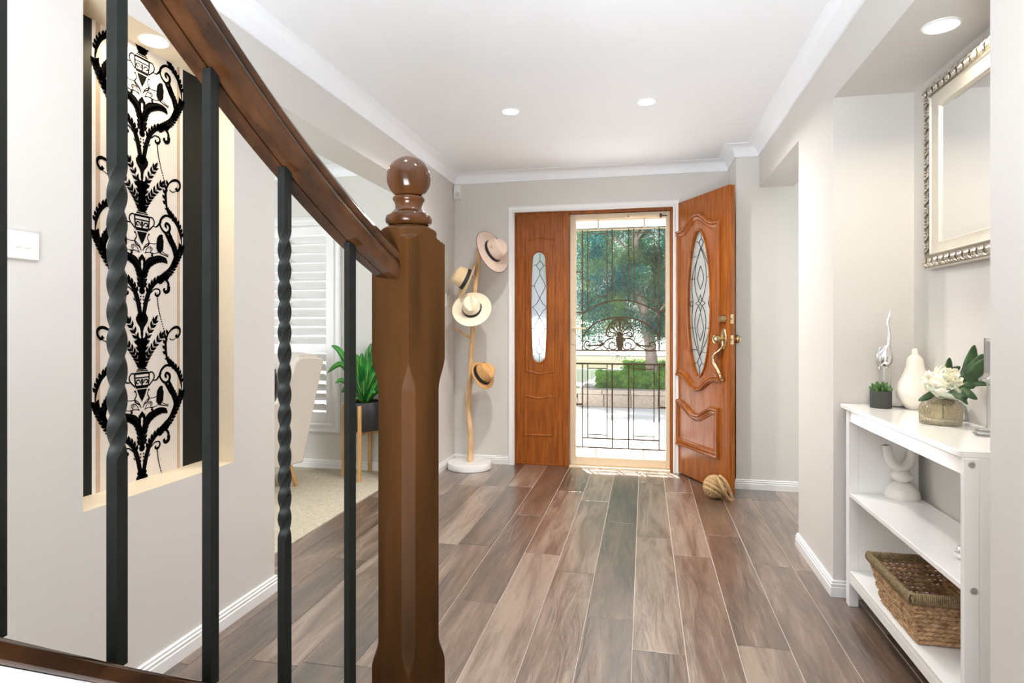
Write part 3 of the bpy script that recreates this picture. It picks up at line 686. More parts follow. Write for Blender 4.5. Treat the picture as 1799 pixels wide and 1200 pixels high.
mb.build('leading', M['lead'], d1)
# furniture of the door
lx = .760
mb = MB(); R90 = Matrix.Rotation(PI / 2, 4, 'X')
mb.lathe([(0.001, 0), (.032, 0), (.032, .006), (.028, .016), (.024, .030), (.022, .034), (.0, .034)], (lx, 0, 1.222), 24, R90)
mb.build('deadbolt', M['brass'], d1)
mb = MB(); mb.lathe([(0.001, 0), (1, 0), (1, .005), (.86, .011), (0, .012)], (lx, 0, 1.085), 32, R90 @ Matrix.Diagonal((.034, .072, 1, 1)))
mb.build('rose_plate', M['brass'], d1)
mb = MB(); kp = [(.001, 0), (.014, 0), (.012, .022), (.014, .030), (.026, .040), (.031, .055), (.026, .070), (.014, .078), (.0, .080)]
mb.lathe(kp, (lx - .002, -.008, 1.082), 28, R90)
mb.lathe(kp, (lx - .002, .050, 1.082), 28, Matrix.Rotation(-PI / 2, 4, 'X')); mb.build('knob', M['brass'], d1)
mb = MB().tube(cat([(lx, -.012, 1.030), (lx - .01, -.030, 1.005), (lx - .050, -.050, .965), (lx - .052, -.050, .920), (lx - .015, -.040, .870), (lx + .004, -.030, .820), (lx - .002, -.018, .800)], 8), [.007] * 12 + [.010] * 25 + [.008] * 12, 10)
mb.ball((lx - .002, -.012, .798), .013); mb.build('pull_handle', M['brass'], d1)
for zc in (1.222, 1.078):
    mb = MB().box(DL - .001, DL + .0015, .010, .034, zc - .032, zc + .032); mb.lathe([(0.001, 0), (.009, 0), (.008, .005), (0, .005)], (DL + .001, .022, zc), 12, Matrix.Rotation(PI / 2, 4, 'Y'))
    mb.build('latch_plate', M['brass'], d1)
# ================================================================== staircase balustrade
def CW(X, D, z=0.0): return Vector((FW[0] * D + RT[0] * X, FW[1] * D + RT[1] * X, z))
# plan stations (newel, then baluster by baluster up the stair) with the height of the rail's underside
ST = [(-.1840, 1.090, 1.228), (-.2647, 1.000, 1.313), (-.3289, .885, 1.4056), (-.3759, .763, 1.4966), (-.4117, .638, 1.588), (-.437, .515, 1.679), (-.455, .391, 1.770)]
RP = [CW(*s) for s in ST]
nl = CW(-.1840, 1.090)
sp = .001015
PTH = math.atan2(RP[1].y - RP[0].y, RP[1].x - RP[0].x)
toc = math.atan2(-nl.y, -nl.x)
nw = empty('newel_post', (nl.x, nl.y, 0), (0, 0, toc), label='dark varnished timber newel post topped by a turned ball', cat='newel post')
hd = .0640
def sq(a, c): # distance to the faces of a square standing on its corner, corner at angle 0
    return c / (abs(math.cos(a)) + abs(math.sin(a)))
def chamf(a, c):
    k = round(a / (PI / 2)) * PI / 2; return c / max(.05, math.cos(a - k))
YZ = lambda y: CAMH + (HY - y) * 1.09 / F_PX
sm = lambda t: t * t * (3 - 2 * t)
zs = [0.0, YZ(1170)] + [YZ(1166 - 46 * i / 10) for i in range(11)] + [YZ(1100), YZ(900), YZ(700)] + [YZ(684 - 58 * i / 32) for i in range(33)] + [YZ(600), YZ(500), YZ(440)] + [YZ(428 - 30 * i / 12) for i in range(13)]
rows = []
angs = []
for q_ in range(4):
    for t in [-.5, -.40, -.30, -.22] + [-.19 + .01 * k_ for k_ in range(39)] + [.22, .30, .40]: angs.append(q_ * PI / 2 + t * PI / 2)
for z in zs:
    row = []
    for a in angs:
        r = sq(a, hd); c = .0640
        if z < YZ(1120): t = max(0, min(1, (z - YZ(1166)) / (YZ(1120) - YZ(1166)))); c = .0640 - .0115 * sm(t)
        elif z < YZ(684): c = .0525
        else: t = max(0, min(1, (z - YZ(684)) / (YZ(626) - YZ(684)))); c = .0525 + .0115 * sm(t)
        r = min(r, chamf(a, c))
        zt = YZ(428)
        if z > zt:
            t = (z - zt) / (YZ(398) - zt); t = min(1, t)
            r = min(r, .0660 - .0330 * (t ** 1.0 if t < .3 else t) - .010 * math.sin(PI * 2 * t) * .6)
        row.append((r * math.cos(a), r * math.sin(a), z))
    rows.append(row)
MB().grid(rows, True, True, True).build('post', M['newelpost'], nw, smooth=30)
prof = [(.030, YZ(399)), (.0355, YZ(397)), (.0405, YZ(392)), (.0412, YZ(387)), (.0395, YZ(381)), (.034, YZ(379)), (.033, YZ(376)), (.029, YZ(374)), (.0245, YZ(368)), (.0235, YZ(362)), (.0255, YZ(356)), (.0270, YZ(354.5)), (.0285, YZ(351)), (.0275, YZ(347.5)), (.020, YZ(346))]
MB().lathe(prof, n=40).build('turned_neck', M['newel'], nw, smooth=45)
MB().ball((0, 0, YZ(313.5)), .0393, 40, 24).build('ball_finial', M['newel'], nw, smooth=60)
# handrail
pr = [(-.0265, 0), (-.0265, .008), (-.030, .013), (-.0315, .019), (-.029, .025), (-.026, .028), (-.0285, .033), (-.029, .038), (-.023, .046), (-.010, .051), (.010, .051), (.023, .046), (.029, .038), (.0285, .033), (.026, .028), (.029, .025), (.0315, .019), (.030, .013), (.0265, .008), (.0265, 0), (.0015, 0), (.0015, .003), (-.0015, .003), (-.0015, 0)]
ctr = cat([RP[0] + (RP[0] - RP[1]) * -.30] + RP[1:] + [RP[-1] + (RP[-1] - RP[-2])], 8)
rows = []
for i, p in enumerate(ctr):
    d = ctr[min(i + 1, len(ctr) - 1)] - ctr[max(i - 1, 0)]; d.normalize()
    lat = Vector((d.y, -d.x, 0)).normalized(); up = lat.cross(d).normalized()
    if up.z < 0: up = -up
    rows.append([tuple(p + lat * o + up * h) for o, h in pr])
hr = MB().grid(rows, True, True, True).build('handrail', M['rail'], None, smooth=40)
tag(hr, 'moulded timber handrail rising leftward from the ball-topped newel', 'handrail')
# bottom rail and its white panel
dz = .3525 + .0
SB = [RP[i] + Vector((0, 0, -(1.588 - .825))) for i in range(len(RP))]
ctr = cat([SB[0] + (SB[0] - SB[1]) * -.30] + SB[1:] + [SB[-1] + (SB[-1] - SB[-2])], 6)
rows = []; rows2 = []
for i, p in enumerate(ctr):
    d = ctr[min(i + 1, len(ctr) - 1)] - ctr[max(i - 1, 0)]; d.normalize(); lat = Vector((d.y, -d.x, 0)).normalized()
    if lat.dot(Vector((0, 0, 0)) - p) < 0: lat = -lat     # towards the stair side
    U = Vector((0, 0, 1))
    rows.append([tuple(p + lat * o + U * h) for o, h in ((-.016, 0), (.026, 0), (.030, -.004), (.030, -.018), (.026, -.022), (-.016, -.022), (-.019, -.018), (-.019, -.004))])
    rows2.append([tuple(p + lat * o + U * h) for o, h in ((-.012, -.023), (.022, -.023), (.022, -.32), (-.012, -.32))])
br = MB().grid(rows, True, True, True).build('stair_rail', M['rail'], None, smooth=40)
tag(br, 'sloping timber bottom rail under the black balusters', 'stair rail')
sp_ = MB().grid(rows2, True, True, True).build('stair_stringer', M['trim'], None, smooth=40)
tag(sp_, 'white painted stair stringer below the sloping timber rail', 'stringer')
# balusters
blab = ['plain black square baluster nearest the newel post', 'twisted black baluster, second left of the newel post', 'plain black square baluster between the two twisted ones',
        'twisted black baluster in front of the scrollwork wallpaper', 'black baluster at the left edge of the picture']
tw = [None, (.870, 1.318), None, (1.040, 1.345), None]
for i in range(5):
    p = RP[i + 1]; z1 = p.z + .0015; z0 = SB[i + 1].z
    b = empty('baluster', (p.x, p.y, z0), label=blab[i], cat='baluster', group='iron balusters of the staircase')
    d = RP[i] - RP[i + 2]; ang = math.atan2(d.y, d.x)
    mb = MB(); hs = .0067; rows = []
    N = 4
    if tw[i] is None: zl = [(0, 0), (z1 - z0, 0)]
    else:
        a, c = tw[i][0] - z0, tw[i][1] - z0; T = round((c - a) / .0300); n = T * 7
        zl = [(0, 0)] + [(a + (c - a) * k / n, T * PI / 2 * k / n) for k in range(n + 1)] + [(z1 - z0, T * PI / 2)]
    for z, t in zl:
        row = []
        for k in range(4):
            for fz in (-.5, -.44, 0, .44):
                a = ang + PI / 4 + k * PI / 2 + t
                c0 = Vector((math.cos(a), math.sin(a))) * hs * 1.414; c1 = Vector((math.cos(a + PI / 2), math.sin(a + PI / 2))) * hs * 1.414
                q_ = c0.lerp(c1, .5 + fz) if fz > -.5 else c0
                row.append((q_.x, q_.y, z))
        rows.append(row)
    mb.grid(rows, True, True, True); mb.build('bar', M['iron'], b, smooth=30)
# ================================================================== switches, sensor, ceiling lamps
s = empty('light_switch', (XL, (onx(4, 430, XL).y + onx(65, 430, XL).y) / 2, onx(35, 431, XL).z), label='white double light switch plate left of the niche', cat='light switch')
hw = (onx(65, 430, XL).y - onx(4, 430, XL).y) / 2
MB().box(0, .009, -hw, hw, -.037, .037, .002).build('plate', M['plastic'], s)
for k, yy in enumerate((-.014, .014)):
    MB().box(.009, .0115, yy - .0085, yy + .0085, -.007, .009, .002).build('rocker', M['plastic'], s)
s = empty('light_switch', (XL, onx(785, 528, XL).y, onx(785, 528, XL).z), label='small white light switch on the wall beside the hat stand', cat='light switch')
MB().box(0, .009, -.036, .036, -.055, .055, .002).build('plate', M['plastic'], s); MB().box(.009, .012, -.008, .008, -.01, .01, .001).build('rocker', M['plastic'], s)
s = empty('motion_sensor', (ony(805.5, 338, YD).x, YD, ony(805, 338, YD).z), (0, 0, 0), label='small cream motion sensor in the far ceiling corner', cat='sensor')
MB().prism([(0, -.062), (-.030, -.062), (-.042, -.050), (-.046, -.005), (-.030, .055), (0, .062)], -.031, .031, lambda u, v, h: (h, u, v)).build('housing', M['plastic'], s, smooth=30)
MB().box(-.012, .022, -.049, -.045, -.050, -.012, .002).build('lens', mat('sensor_lens', (.62, .58, .60), .3), s)
def lamp(loc, label, power, col, em, r=.047, spot=None):
    o = empty('downlight', loc, label=label, cat='downlight', group='recessed ceiling downlights')
    MB().lathe([(r, 0), (r + .010, 0), (r + .010, -.003), (r + .004, -.007), (r, -.004)], n=36, caps=False).build('trim_ring', M['trim'], o)
    MB().lathe([(.001, -.0045), (r, -.0045), (r, -.001), (.001, -.001)], n=36).build('diffuser', M[em], o, smooth=0)
    l = bpy.data.lights.new('downlight_glow', 'AREA'); l.shape = 'DISK'; l.size = r * 1.7; l.energy = power; l.color = col; l.spread = math.radians(150)
    lo = bpy.data.objects.new('downlight_glow', l); C.objects.link(lo); lo.parent = o; lo.location = (0, 0, -.012)
p = onz(897, 195, ZC); lamp((p.x, p.y, ZC), 'left recessed downlight in the hallway ceiling', 14, (1, .96, .91), 'lampcool')
p = onz(1136, 178, ZC); lamp((p.x, p.y, ZC), 'right recessed downlight in the hallway ceiling', 14, (1, .96, .91), 'lampcool')
for x_, y_, q_ in ((-.55, .9, 'left front'), (.2, .9, 'right front'), (-.7, -.8, 'left rear'), (.2, -.8, 'right rear')):
    lamp((x_, y_, ZC), q_ + ' downlight above the stair foot, outside the view', 3.5, (1, .96, .91), 'lampcool')
p = onz(1654, 44, ZH); lamp((p.x, p.y, ZH), 'recessed downlight over the mirror niche', 4.6, (1, .88, .68), 'lampcool')
lamp(((NX + XL) / 2 + .012, onz(272, 70, ZH).y, ZH - .0025), 'warm recessed downlight glowing over the striped wallpaper', 1.7, (1, .78, .48), 'lampwarm', r=.040)

# ================================================================== niche scrollwork print
def WQ(u, v): p = onx(155 + u / 3.75, 240 + v / 3.75, NX); return (p.y, p.z)
yc = 1.846; PER = .5585
def mk(kind):
    V = []; Fc = []
    def poly(P):
        k = len(V); V.extend(P); Fc.append(tuple(range(k, k + len(P))))
    def stroke(pts, w_, n=6):
        P = cat([(a, b, 0) for a, b in pts], n); m = len(P)
        W = w_ if isinstance(w_, list) else [w_]
        ws = [W[0]] * m if len(W) == 1 else [W[min(len(W) - 2, int(i / (m - 1) * (len(W) - 1)))] * (1 - ((i / (m - 1) * (len(W) - 1)) % 1 if i < m - 1 else 1)) + W[min(len(W) - 2, int(i / (m - 1) * (len(W) - 1))) + 1] * ((i / (m - 1) * (len(W) - 1)) % 1 if i < m - 1 else 1) for i in range(m)]
        pr_ = None
        for i, p in enumerate(P):
            d = (P[min(i + 1, m - 1)] - P[max(i - 1, 0)]).normalized(); nn = Vector((-d.y, d.x, 0)) * ws[i] / 2
            a, b = p + nn, p - nn
            if pr_: poly([(pr_[0].x, pr_[0].y), (pr_[1].x, pr_[1].y), (b.x, b.y), (a.x, a.y)])
            pr_ = (a, b)
        return P
    def leaf(p, ang, L_, w_):
        c, s_ = math.cos(ang), math.sin(ang)
        poly([(p[0] + c * a * L_ - s_ * b * w_, p[1] + s_ * a * L_ + c * b * w_) for a, b in ((0, 0), (.25, .36), (.55, .5), (.85, .25), (1.08, 0), (.85, -.25), (.55, -.5), (.25, -.36))])
    def dot(p, r): poly([(p[0] + r * math.cos(2 * PI * i / 8), p[1] + r * math.sin(2 * PI * i / 8)) for i in range(8)])
    def leaves(P, step, L_, w_, a0=.7, sides=(1, -1), taper=0.0):
        m = len(P); k = 0; i = 1
        while i < m - 1:
            d = P[i + 1] - P[i - 1]; a = math.atan2(d.y, d.x); f = 1 - taper * i / m
            for s_ in sides: leaf((P[i].x, P[i].y), a + s_ * a0, L_ * f, w_ * f)
            i += step
    return V, Fc, poly, stroke, leaf, dot, leaves
V, Fc, poly, stroke, leaf, dot, leaves = mk(0)
def T(u, v): # crop point on the right half -> (offset from the axis, z)
    y, z = WQ(u, v); y0_ = WQ(357, v)[0]; return (y - y0_, z)
def TT(L_): return [T(*p) for p in L_]
U1 = .001
# bud on the axis
Pb = TT([(357, 120), (374, 140), (384, 150), (396, 165), (397, 185), (388, 205), (372, 225), (365, 250), (366, 270), (361, 300), (357, 320)])
poly(Pb); stroke(TT([(357, 300), (357, 490)]), .0025)
# laurel sprigs
for L_ in ([(357, 500), (366, 400), (396, 290), (437, 212)], [(357, 500), (385, 440), (425, 380), (480, 322)], [(357, 500), (357, 440), (360, 380), (372, 330)]):
    P = stroke(TT(L_), .0028, 6); leaves(P, 2, .025, .0110, .60); d = P[-1] - P[-3]; leaf((P[-1].x, P[-1].y), math.atan2(d.y, d.x), .030, .013)
def T0(u, v): # level point: same height as the axis at v
    return (T(u, v)[0], WQ(357, v)[1])
def TT0(L_): return [T0(*p) for p in L_]
# urn
for a, b, c, d in ((357, 492, 388, 500), (357, 503, 395, 511), (357, 516, 404, 531)): 
    p = T0(a, b); q_ = T0(c, d); poly([(0, p[1]), (q_[0], p[1]), (q_[0], q_[1]), (0, q_[1])])
poly(TT0([(357, 547), (405, 547), (402, 556), (357, 556)])); stroke(TT0([(404, 531), (403, 560), (398, 605)]), .0060, 3); poly(TT0([(357, 602), (399, 602), (396, 622), (357, 622)]))
poly(TT0([(357, 560), (364, 560), (362, 602), (357, 602)])); stroke(TT0([(366, 590), (374, 570), (390, 568), (392, 585), (380, 590)]), .0050, 5)
poly(TT0([(357, 628), (390, 628), (383, 650), (372, 680), (360, 705), (357, 715)]))
stroke(TT0([(402, 535), (410, 522), (426, 524), (437, 545), (433, 570), (418, 590), (400, 612)]), .0052)
stroke(TT0([(398, 640), (393, 665), (403, 690), (396, 712), (375, 728), (362, 750)]), [.003, .006, .003]); dot(T0(402, 638), .004)
# reclining beast
stroke(TT([(362, 752), (375, 722), (400, 703), (430, 708), (452, 706)]), .003); stroke(TT([(378, 765), (392, 735), (412, 728), (425, 742), (412, 765), (432, 774)]), .003)
stroke(TT([(400, 742), (415, 735), (412, 752)]), .0022); stroke(TT([(372, 768), (400, 762), (440, 770), (470, 762)]), .003)
poly(TT([(452, 700), (455, 672), (468, 650), (484, 644), (494, 652), (494, 672), (500, 690), (498, 720), (497, 745), (480, 768), (462, 762), (450, 738)]))
stroke(TT([(470, 765), (495, 778), (530, 792)]), .004); stroke(TT([(490, 758), (512, 776), (532, 782)]), .003)
# acanthus pair
P = stroke(TT([(357, 1000), (362, 920), (385, 850), (430, 812), (480, 800), (518, 808)]), [.004, .016, .024, .020, .004], 8); leaves(P, 3, .027, .018, -.9, (1,), .2)
stroke(TT([(360, 925), (366, 870), (376, 830), (400, 802), (428, 792), (424, 778)]), .0035); dot(T(422, 782), .005)
leaf(T(372, 830), 1.9, .030, .014); leaf(T(364, 860), 1.3, .035, .010)
dot(T(357, 1015), .0135); poly(TT([(357, 985), (370, 1000), (372, 1020), (357, 1035)]))
for v in (1055, 1075, 1100, 1125): dot(T(366, v), .0035)
# rising V, its curls
P = stroke(TT([(357, 1215), (372, 1150), (385, 1080), (410, 1010), (450, 962), (500, 940), (525, 958), (532, 985)]), [.018, .018, .020, .014, .011, .010, .012], 8)
leaves(P[20:44], 3, .025, .016, .8, (1,), 0); leaf(T(400, 1088), .9, .014, .005)
stroke(TT([(532, 985), (530, 1015), (512, 1025), (500, 1010), (508, 1000)]), [.016, .014, .006])
stroke(TT([(415, 1030), (440, 1005), (468, 1008), (474, 1030), (460, 1050), (444, 1042), (448, 1028)]), [.004, .006, .009, .006])
poly(TT([(357, 1170), (378, 1160), (390, 1175), (384, 1190), (396, 1205), (393, 1222), (357, 1222)]))
# laurel branch that makes the big oval
P = stroke(TT([(455, 962), (500, 925), (545, 885), (582, 820), (608, 760), (615, 730)]), .004, 7); leaves(P, 2, .022, .013, .75)
P = stroke(TT([(555, 870), (578, 810), (572, 750), (552, 700), (535, 662)]), .0028, 6); leaves(P, 2, .024, .0125, .6); 
P = stroke(TT([(615, 730), (616, 695), (608, 640), (588, 580), (555, 535), (528, 500), (515, 440), (512, 380), (522, 330), (548, 298), (580, 290), (603, 308), (606, 338), (590, 358), (578, 340)]), [.003, .006, .013, .017, .013, .009, .013, .010, .006, .011, .012, .008, .010, .014], 7)
leaves(P[10:34], 3, .022, .014, -.8, (1,), 0); leaves(P[40:60], 4, .021, .013, .8, (1,), 0); leaves([*P[24:40]], 6, .014, .007, .9, (1, -1))
stroke(TT([(548, 535), (515, 522), (486, 540), (474, 575), (490, 615), (515, 636), (536, 622), (538, 592), (518, 572), (508, 588)]), [.009, .010, .008, .011, .012, .008])
leaf(T(505, 575), -1.0, .020, .012); stroke(TT([(430, 592), (450, 596), (468, 578), (482, 560)]), [.003, .007, .009])
# bead chains
P = cat([(*T(456, 1042), 0), (*T(462, 1110), 0), (*T(478, 1190), 0), (*T(505, 1290), 0), (*T(522, 1340), 0)], 7)
for p in P: dot((p.x, p.y), .0030)
P = cat([(*T(540, 355), 0), (*T(560, 368), 0), (*T(585, 358), 0)], 4)
for p in P: dot((p.x, p.y), .0026)
for rep in (-1, 0, 1):
    bm = bmesh.new()
    for sgn in (1, -1):
        for f in Fc:
            P = [V[i] for i in f]
            vs = [bm.verts.new((0, yc + sgn * a - N0, b + rep * PER - NZ)) for a, b in P]
            try: bm.faces.new(vs if sgn == 1 else vs[::-1])
            except ValueError: pass
    for zc, no in ((0.003, (0, 0, -1)), (ZH - NZ - .003, (0, 0, 1))):
        bmesh.ops.bisect_plane(bm, geom=list(bm.verts) + list(bm.edges) + list(bm.faces), plane_co=(0, 0, zc), plane_no=no, clear_outer=True)
    me = bpy.data.meshes.new('scrollwork'); bm.to_mesh(me); bm.free(); me.materials.append(M['flock'])
    o = bpy.data.objects.new('scrollwork', me); C.objects.link(o); o.parent = wpp; o.location = (.0008 + .0001 * (rep + 1), 0, 0)

# ================================================================== console table and what stands on it
ct = empty('console_table', (.97, 2.36, 0), label='white console table with open shelves in the right niche', cat='console table')
CL = lambda mb: (setattr(mb, 'v', [(x - .97, y - 2.36, z) for x, y, z in mb.v]), mb)[1]
CL(MB().box(.828, 1.105, 1.868, 2.884, .822, .842, .003)).build('table_top', M['white'], ct)
CL(MB().box(.842, .858, 1.880, 2.806, .774, .822, .001)).build('apron', M['white'], ct)
CL(MB().box(1.082, 1.098, 1.880, 2.806, .774, .822, .001)).build('apron', M['white'], ct)
for y0, y1 in ((1.862, 1.880), (2.806, 2.844)):
    for x0_, x1_ in ((.838, .876), (1.064, 1.100)):
        CL(MB().box(x0_, x1_, y0, y1, 0, .822, .0015)).build('leg', M['white'], ct)
    CL(MB().box(.876, 1.064, y0 + .003, y1 - .003 if y1 < 2 else y0 + .018, .10, .822)).build('side_panel', M['white'], ct)
CL(MB().box(.842, 1.096, 1.880, 2.806, .458, .476, .0015)).build('shelf', M['white'], ct)
CL(MB().box(.842, 1.096, 1.880, 2.806, .132, .150, .0015)).build('shelf', M['white'], ct)
CL(MB().box(.842, .858, 1.880, 2.806, .098, .132, .001)).build('lower_rail', M['white'], ct)
for x_, z in ((.857, .806), (.862, .468)):
    CL(MB().lathe([(0.001, 0), (.009, 0), (.008, .003), (.004, .003), (.003, .001), (0, .001)], (x_, 1.862, z), 16, Matrix.Rotation(PI / 2, 4, 'X'))).build('bolt', M['steel'], ct)
TZ = .842
# succulent
p = onz(1551, 714, TZ); s = empty('succulent_pot', (.945, 2.765, TZ), label='small green succulent in a charcoal cylinder pot on the console', cat='potted plant')
sc_ = 1075 / (2.5)
MB().lathe([(.001, 0), (.0385, 0), (.0395, .002), (.0395, .068), (.0385, .070), (.035, .070), (.034, .060), (.001, .060)], n=32).build('pot', M['charcoal'], s)
rs = random.Random(5)
for k in range(22):
    a = 2 * PI * k * .382; lv = k / 22; tilt = .25 + 1.0 * lv; L_ = .034 + .010 * rs.random()
    d = Vector((math.cos(a) * math.sin(tilt), math.sin(a) * math.sin(tilt), math.cos(tilt)))
    b = Vector((0, 0, .062)) + Vector((math.cos(a), math.sin(a), 0)) * .014 * lv
    MB().tube([b, b + d * L_ * .35, b + d * L_ * .7, b + d * L_ * .92 + Vector((0, 0, .002)), b + d * L_ * 1.05 + Vector((0, 0, .004))], [.005, .0085, .0085, .005, .0008], 7, flat=.55).build('leaf', M['succ'], s, smooth=60)
# silver crane
cx_ = ony(1574, 600, 2.815).x
s = empty('crane_figurine', (cx_, 2.815, TZ), (0, 0, TH), label='tall silver crane figurine behind the small succulent', cat='figurine')
k = 1 / (1075 / 2.545)
def CR(u, v, y=0.0): return Vector(((1500 + u / 5.457 - 1574) * k, y, (708 - (520 + v / 5.455)) * k))
mb = MB().tube(cat([CR(305, 640, .010), CR(300, 600, .004), CR(300, 550, .0), CR(303, 500, -.004), CR(310, 455, -.008), CR(318, 410, -.012), CR(320, 350, -.014), CR(315, 290, -.014), CR(309, 240, -.012), CR(314, 205, -.010), CR(324, 178, -.010), CR(334, 140, -.008), CR(343, 108, -.006)], 5), [.010 , .016, .021, .025, .0275, .0295, .0305, .031, .031, .031, .0305, .0295, .028, .0265, .0245, .0225, .0205, .0185, .0165, .0145, .0125, .011, .0100, .0093, .0088, .0083, .0079, .0076, .0073, .0070, .0067, .0064, .0062, .0060, .0059, .0058, .0057, .0056, .0056, .0057, .0059, .0062, .0066, .0070, .0073, .0075, .0074, .0070, .0064, .0056, .0047, .0040, .0034, .0029, .0025, .0021, .0018, .0014, .0010, .0006, .0004], 18)
mb.build('body_and_neck', M['silver'], s, smooth=60)
for sd_ in (-1, 1):
    mb = MB().tube([CR(300 + 40 * sd_, 455, .004), CR(300 + 62 * sd_, 520, .008), CR(298 + 52 * sd_, 590, .012), CR(290 + 24 * sd_, 655, .016), CR(300 + 8 * sd_, 700, .018)], [.004, .014, .017, .013, .002], 12, flat=.5, up=(0, 1, 0)); mb.build('wing', M['silver'], s, smooth=60)
for uu in (291, 345):
    mb = MB().tube([CR(uu, 610), CR(uu + 2, 740), CR(uu + 2, 1020)], [.004, .0032, .003], 8); mb.build('leg', M['silver'], s, smooth=60)
MB().lathe([(.001, 0), (.036, 0), (.038, .003), (.036, .008), (.001, .010)], n=32).build('base', M['clear'], s, label='clear glass disc base')
# pear
px_ = ony(1607.5, 600, 2.745).x
s = empty('pear_ornament', (px_, 2.745, TZ), label='large matt cream ceramic pear between crane and peony', cat='ornament')
kk = 1075 / 2.455
def PR(v): return (719 - (560 + v / 5)) / kk
pp = [(.001, 798), (58, 798), (72, 785), (108, 740), (138, 690), (143, 650), (140, 610), (125, 560), (100, 510), (82, 460), (70, 420), (66, 390), (62, 360), (52, 340), (36, 325), (26, 315), (24, 300), (23, 280), (19, 267), (10, 261), (.001, 260)]
MB().lathe([(max(.0005, r / 5 / kk), PR(v)) for r, v in pp], n=48).build('pear_body', M['ceramic'], s, smooth=60)
# peony in a champagne glass bowl
vx, vy = .992, 2.36
s = empty('glass_vase', (vx, vy, TZ), label='round ribbed champagne glass bowl holding the white peony', cat='vase')
rib = lambda a, z, r: r * (1 + .022 * math.cos(36 * a))
MB().lathe([(.001, .004), (.052, .004), (.054, 0), (.060, .002), (.061, .018), (.062, .030), (.063, .044), (.060, .060), (.052, .074), (.042, .083), (.036, .085), (.039, .082), (.049, .072), (.056, .058), (.058, .044), (.056, .022), (.001, .012)], n=144, rfun=rib, caps=False).build('bowl', M['amber'], s, smooth=60)
MB().lathe([(.038, .078), (.034, .083), (.022, .090), (.010, .093), (.008, .097), (.012, .101), (.013, .106), (.008, .111), (.001, .112)], n=36, M4=Matrix.Translation((-.008, -.024, -.004)) @ Matrix.Rotation(.0, 4, 'X')).build('lid', M['amber'], s, smooth=60)
fl_ = empty('peony', (vx + .010, vy + .005, TZ + .118), label='large white artificial peony with dark green leaves', cat='flower')
MB().tube([(0, 0, -.100), (0, 0, .02)], .003, 6).build('stem', M['peonyleaf'], fl_)
rs = random.Random(11)
def petal(base, az, tilt, L_, W_, cup, name, m, ruff=.006):
    d = Vector((math.cos(az), math.sin(az), 0)); t_ = Vector((-math.sin(az), math.cos(az), 0)); rows = []
    ph = rs.random() * 6
    for i in range(7):
        u = i / 6; a = tilt + cup * u; rows.append([])
        q_ = base + d * (L_ * (math.sin(tilt) * u + (math.sin(a) - math.sin(tilt)) * u * .5)) + Vector((0, 0, 1)) * L_ * (math.cos(tilt) * u + (math.cos(a) - math.cos(tilt)) * u * .5)
        wd = W_ * math.sin(PI * min(1, .14 + u * .62)) ** .8
        for j in range(9):
            s_ = j / 4 - 1
            rows[-1].append(q_ + t_ * wd * s_ * .5 - (q_ - base).normalized() * (L_ * .34 * u * u * s_ ** 4) - d * (wd * .16 * s_ * s_) + Vector((0, 0, 1)) * (wd * .12 * s_ * s_ + ruff * u * u * math.sin(s_ * 7 + ph) - .006 * (abs(s_) > .8) * u) + d * ruff * u * math.cos(s_ * 6 + ph))
    o = MB().grid(rows).build(name, m, fl_, smooth=80, recalc=False)
    md = o.modifiers.new('s', 'SOLIDIFY'); md.thickness = .0008; return o
FT = Matrix.Rotation(.55, 3, Vector((RT[0], RT[1], 0)))        # the bloom leans towards the viewer
n0 = len(C.objects)
bloom = []
def ringp(n, a0, tilt, L_, W_, cup, off, z, ruff=.007):
    for k in range(n):
        az = k * 2 * PI / n + a0; bloom.append(petal(Vector((math.cos(az) * off, math.sin(az) * off, z)), az, tilt + rs.uniform(-.08, .08), L_ * rs.uniform(.9, 1.1), W_, cup, 'petal', M['peony'], ruff))
ringp(7, .2, 1.55, .078, .100, -1.25, .002, -.018)
ringp(7, .6, 1.30, .078, .096, -1.20, .002, -.012)
ringp(7, .1, 1.05, .070, .088, -1.05, .002, -.006)
ringp(6, .4, .80, .060, .076, -.95, .002, .000)
ringp(6, .0, .55, .050, .062, -.80, .002, .002, .005)
ringp(5, .3, .32, .042, .048, -.60, .002, .003, .004)
ringp(5, .1, .14, .034, .036, -.45, .001, .003, .003)
for o in bloom:
    o.matrix_basis = FT.to_4x4() @ Matrix.Scale(1.24, 4)
def flatleaf(pts, w_, m, parent, name='leaf', fold=.25, n=5):
    P = cat(pts, n); mm = len(P); rows = []
    for i, p in enumerate(P):
        d = (P[min(i + 1, mm - 1)] - P[max(i - 1, 0)]).normalized(); side = d.cross(Vector((FW[0], FW[1], -.5)))
        side.normalize(); up = side.cross(d); u = i / (mm - 1); wd = w_ * (math.sin(PI * min(.999, .04 + .95 * u)) ** .75) / 2
        rows.append([p - side * wd + up * wd * fold, p - side * wd * .5 + up * wd * fold * .4, p, p + side * wd * .5 + up * wd * fold * .4, p + side * wd + up * wd * fold])
    o = MB().grid(rows).build(name, m, parent, smooth=80, recalc=False); md = o.modifiers.new('s', 'SOLIDIFY'); md.thickness = .0008; return o
def PL(px, py, Y): p = ony(px, py, Y); return (p.x - fl_.location.x, p.y - fl_.location.y, p.z - fl_.location.z)
c0 = (0.01, -.01, .02)
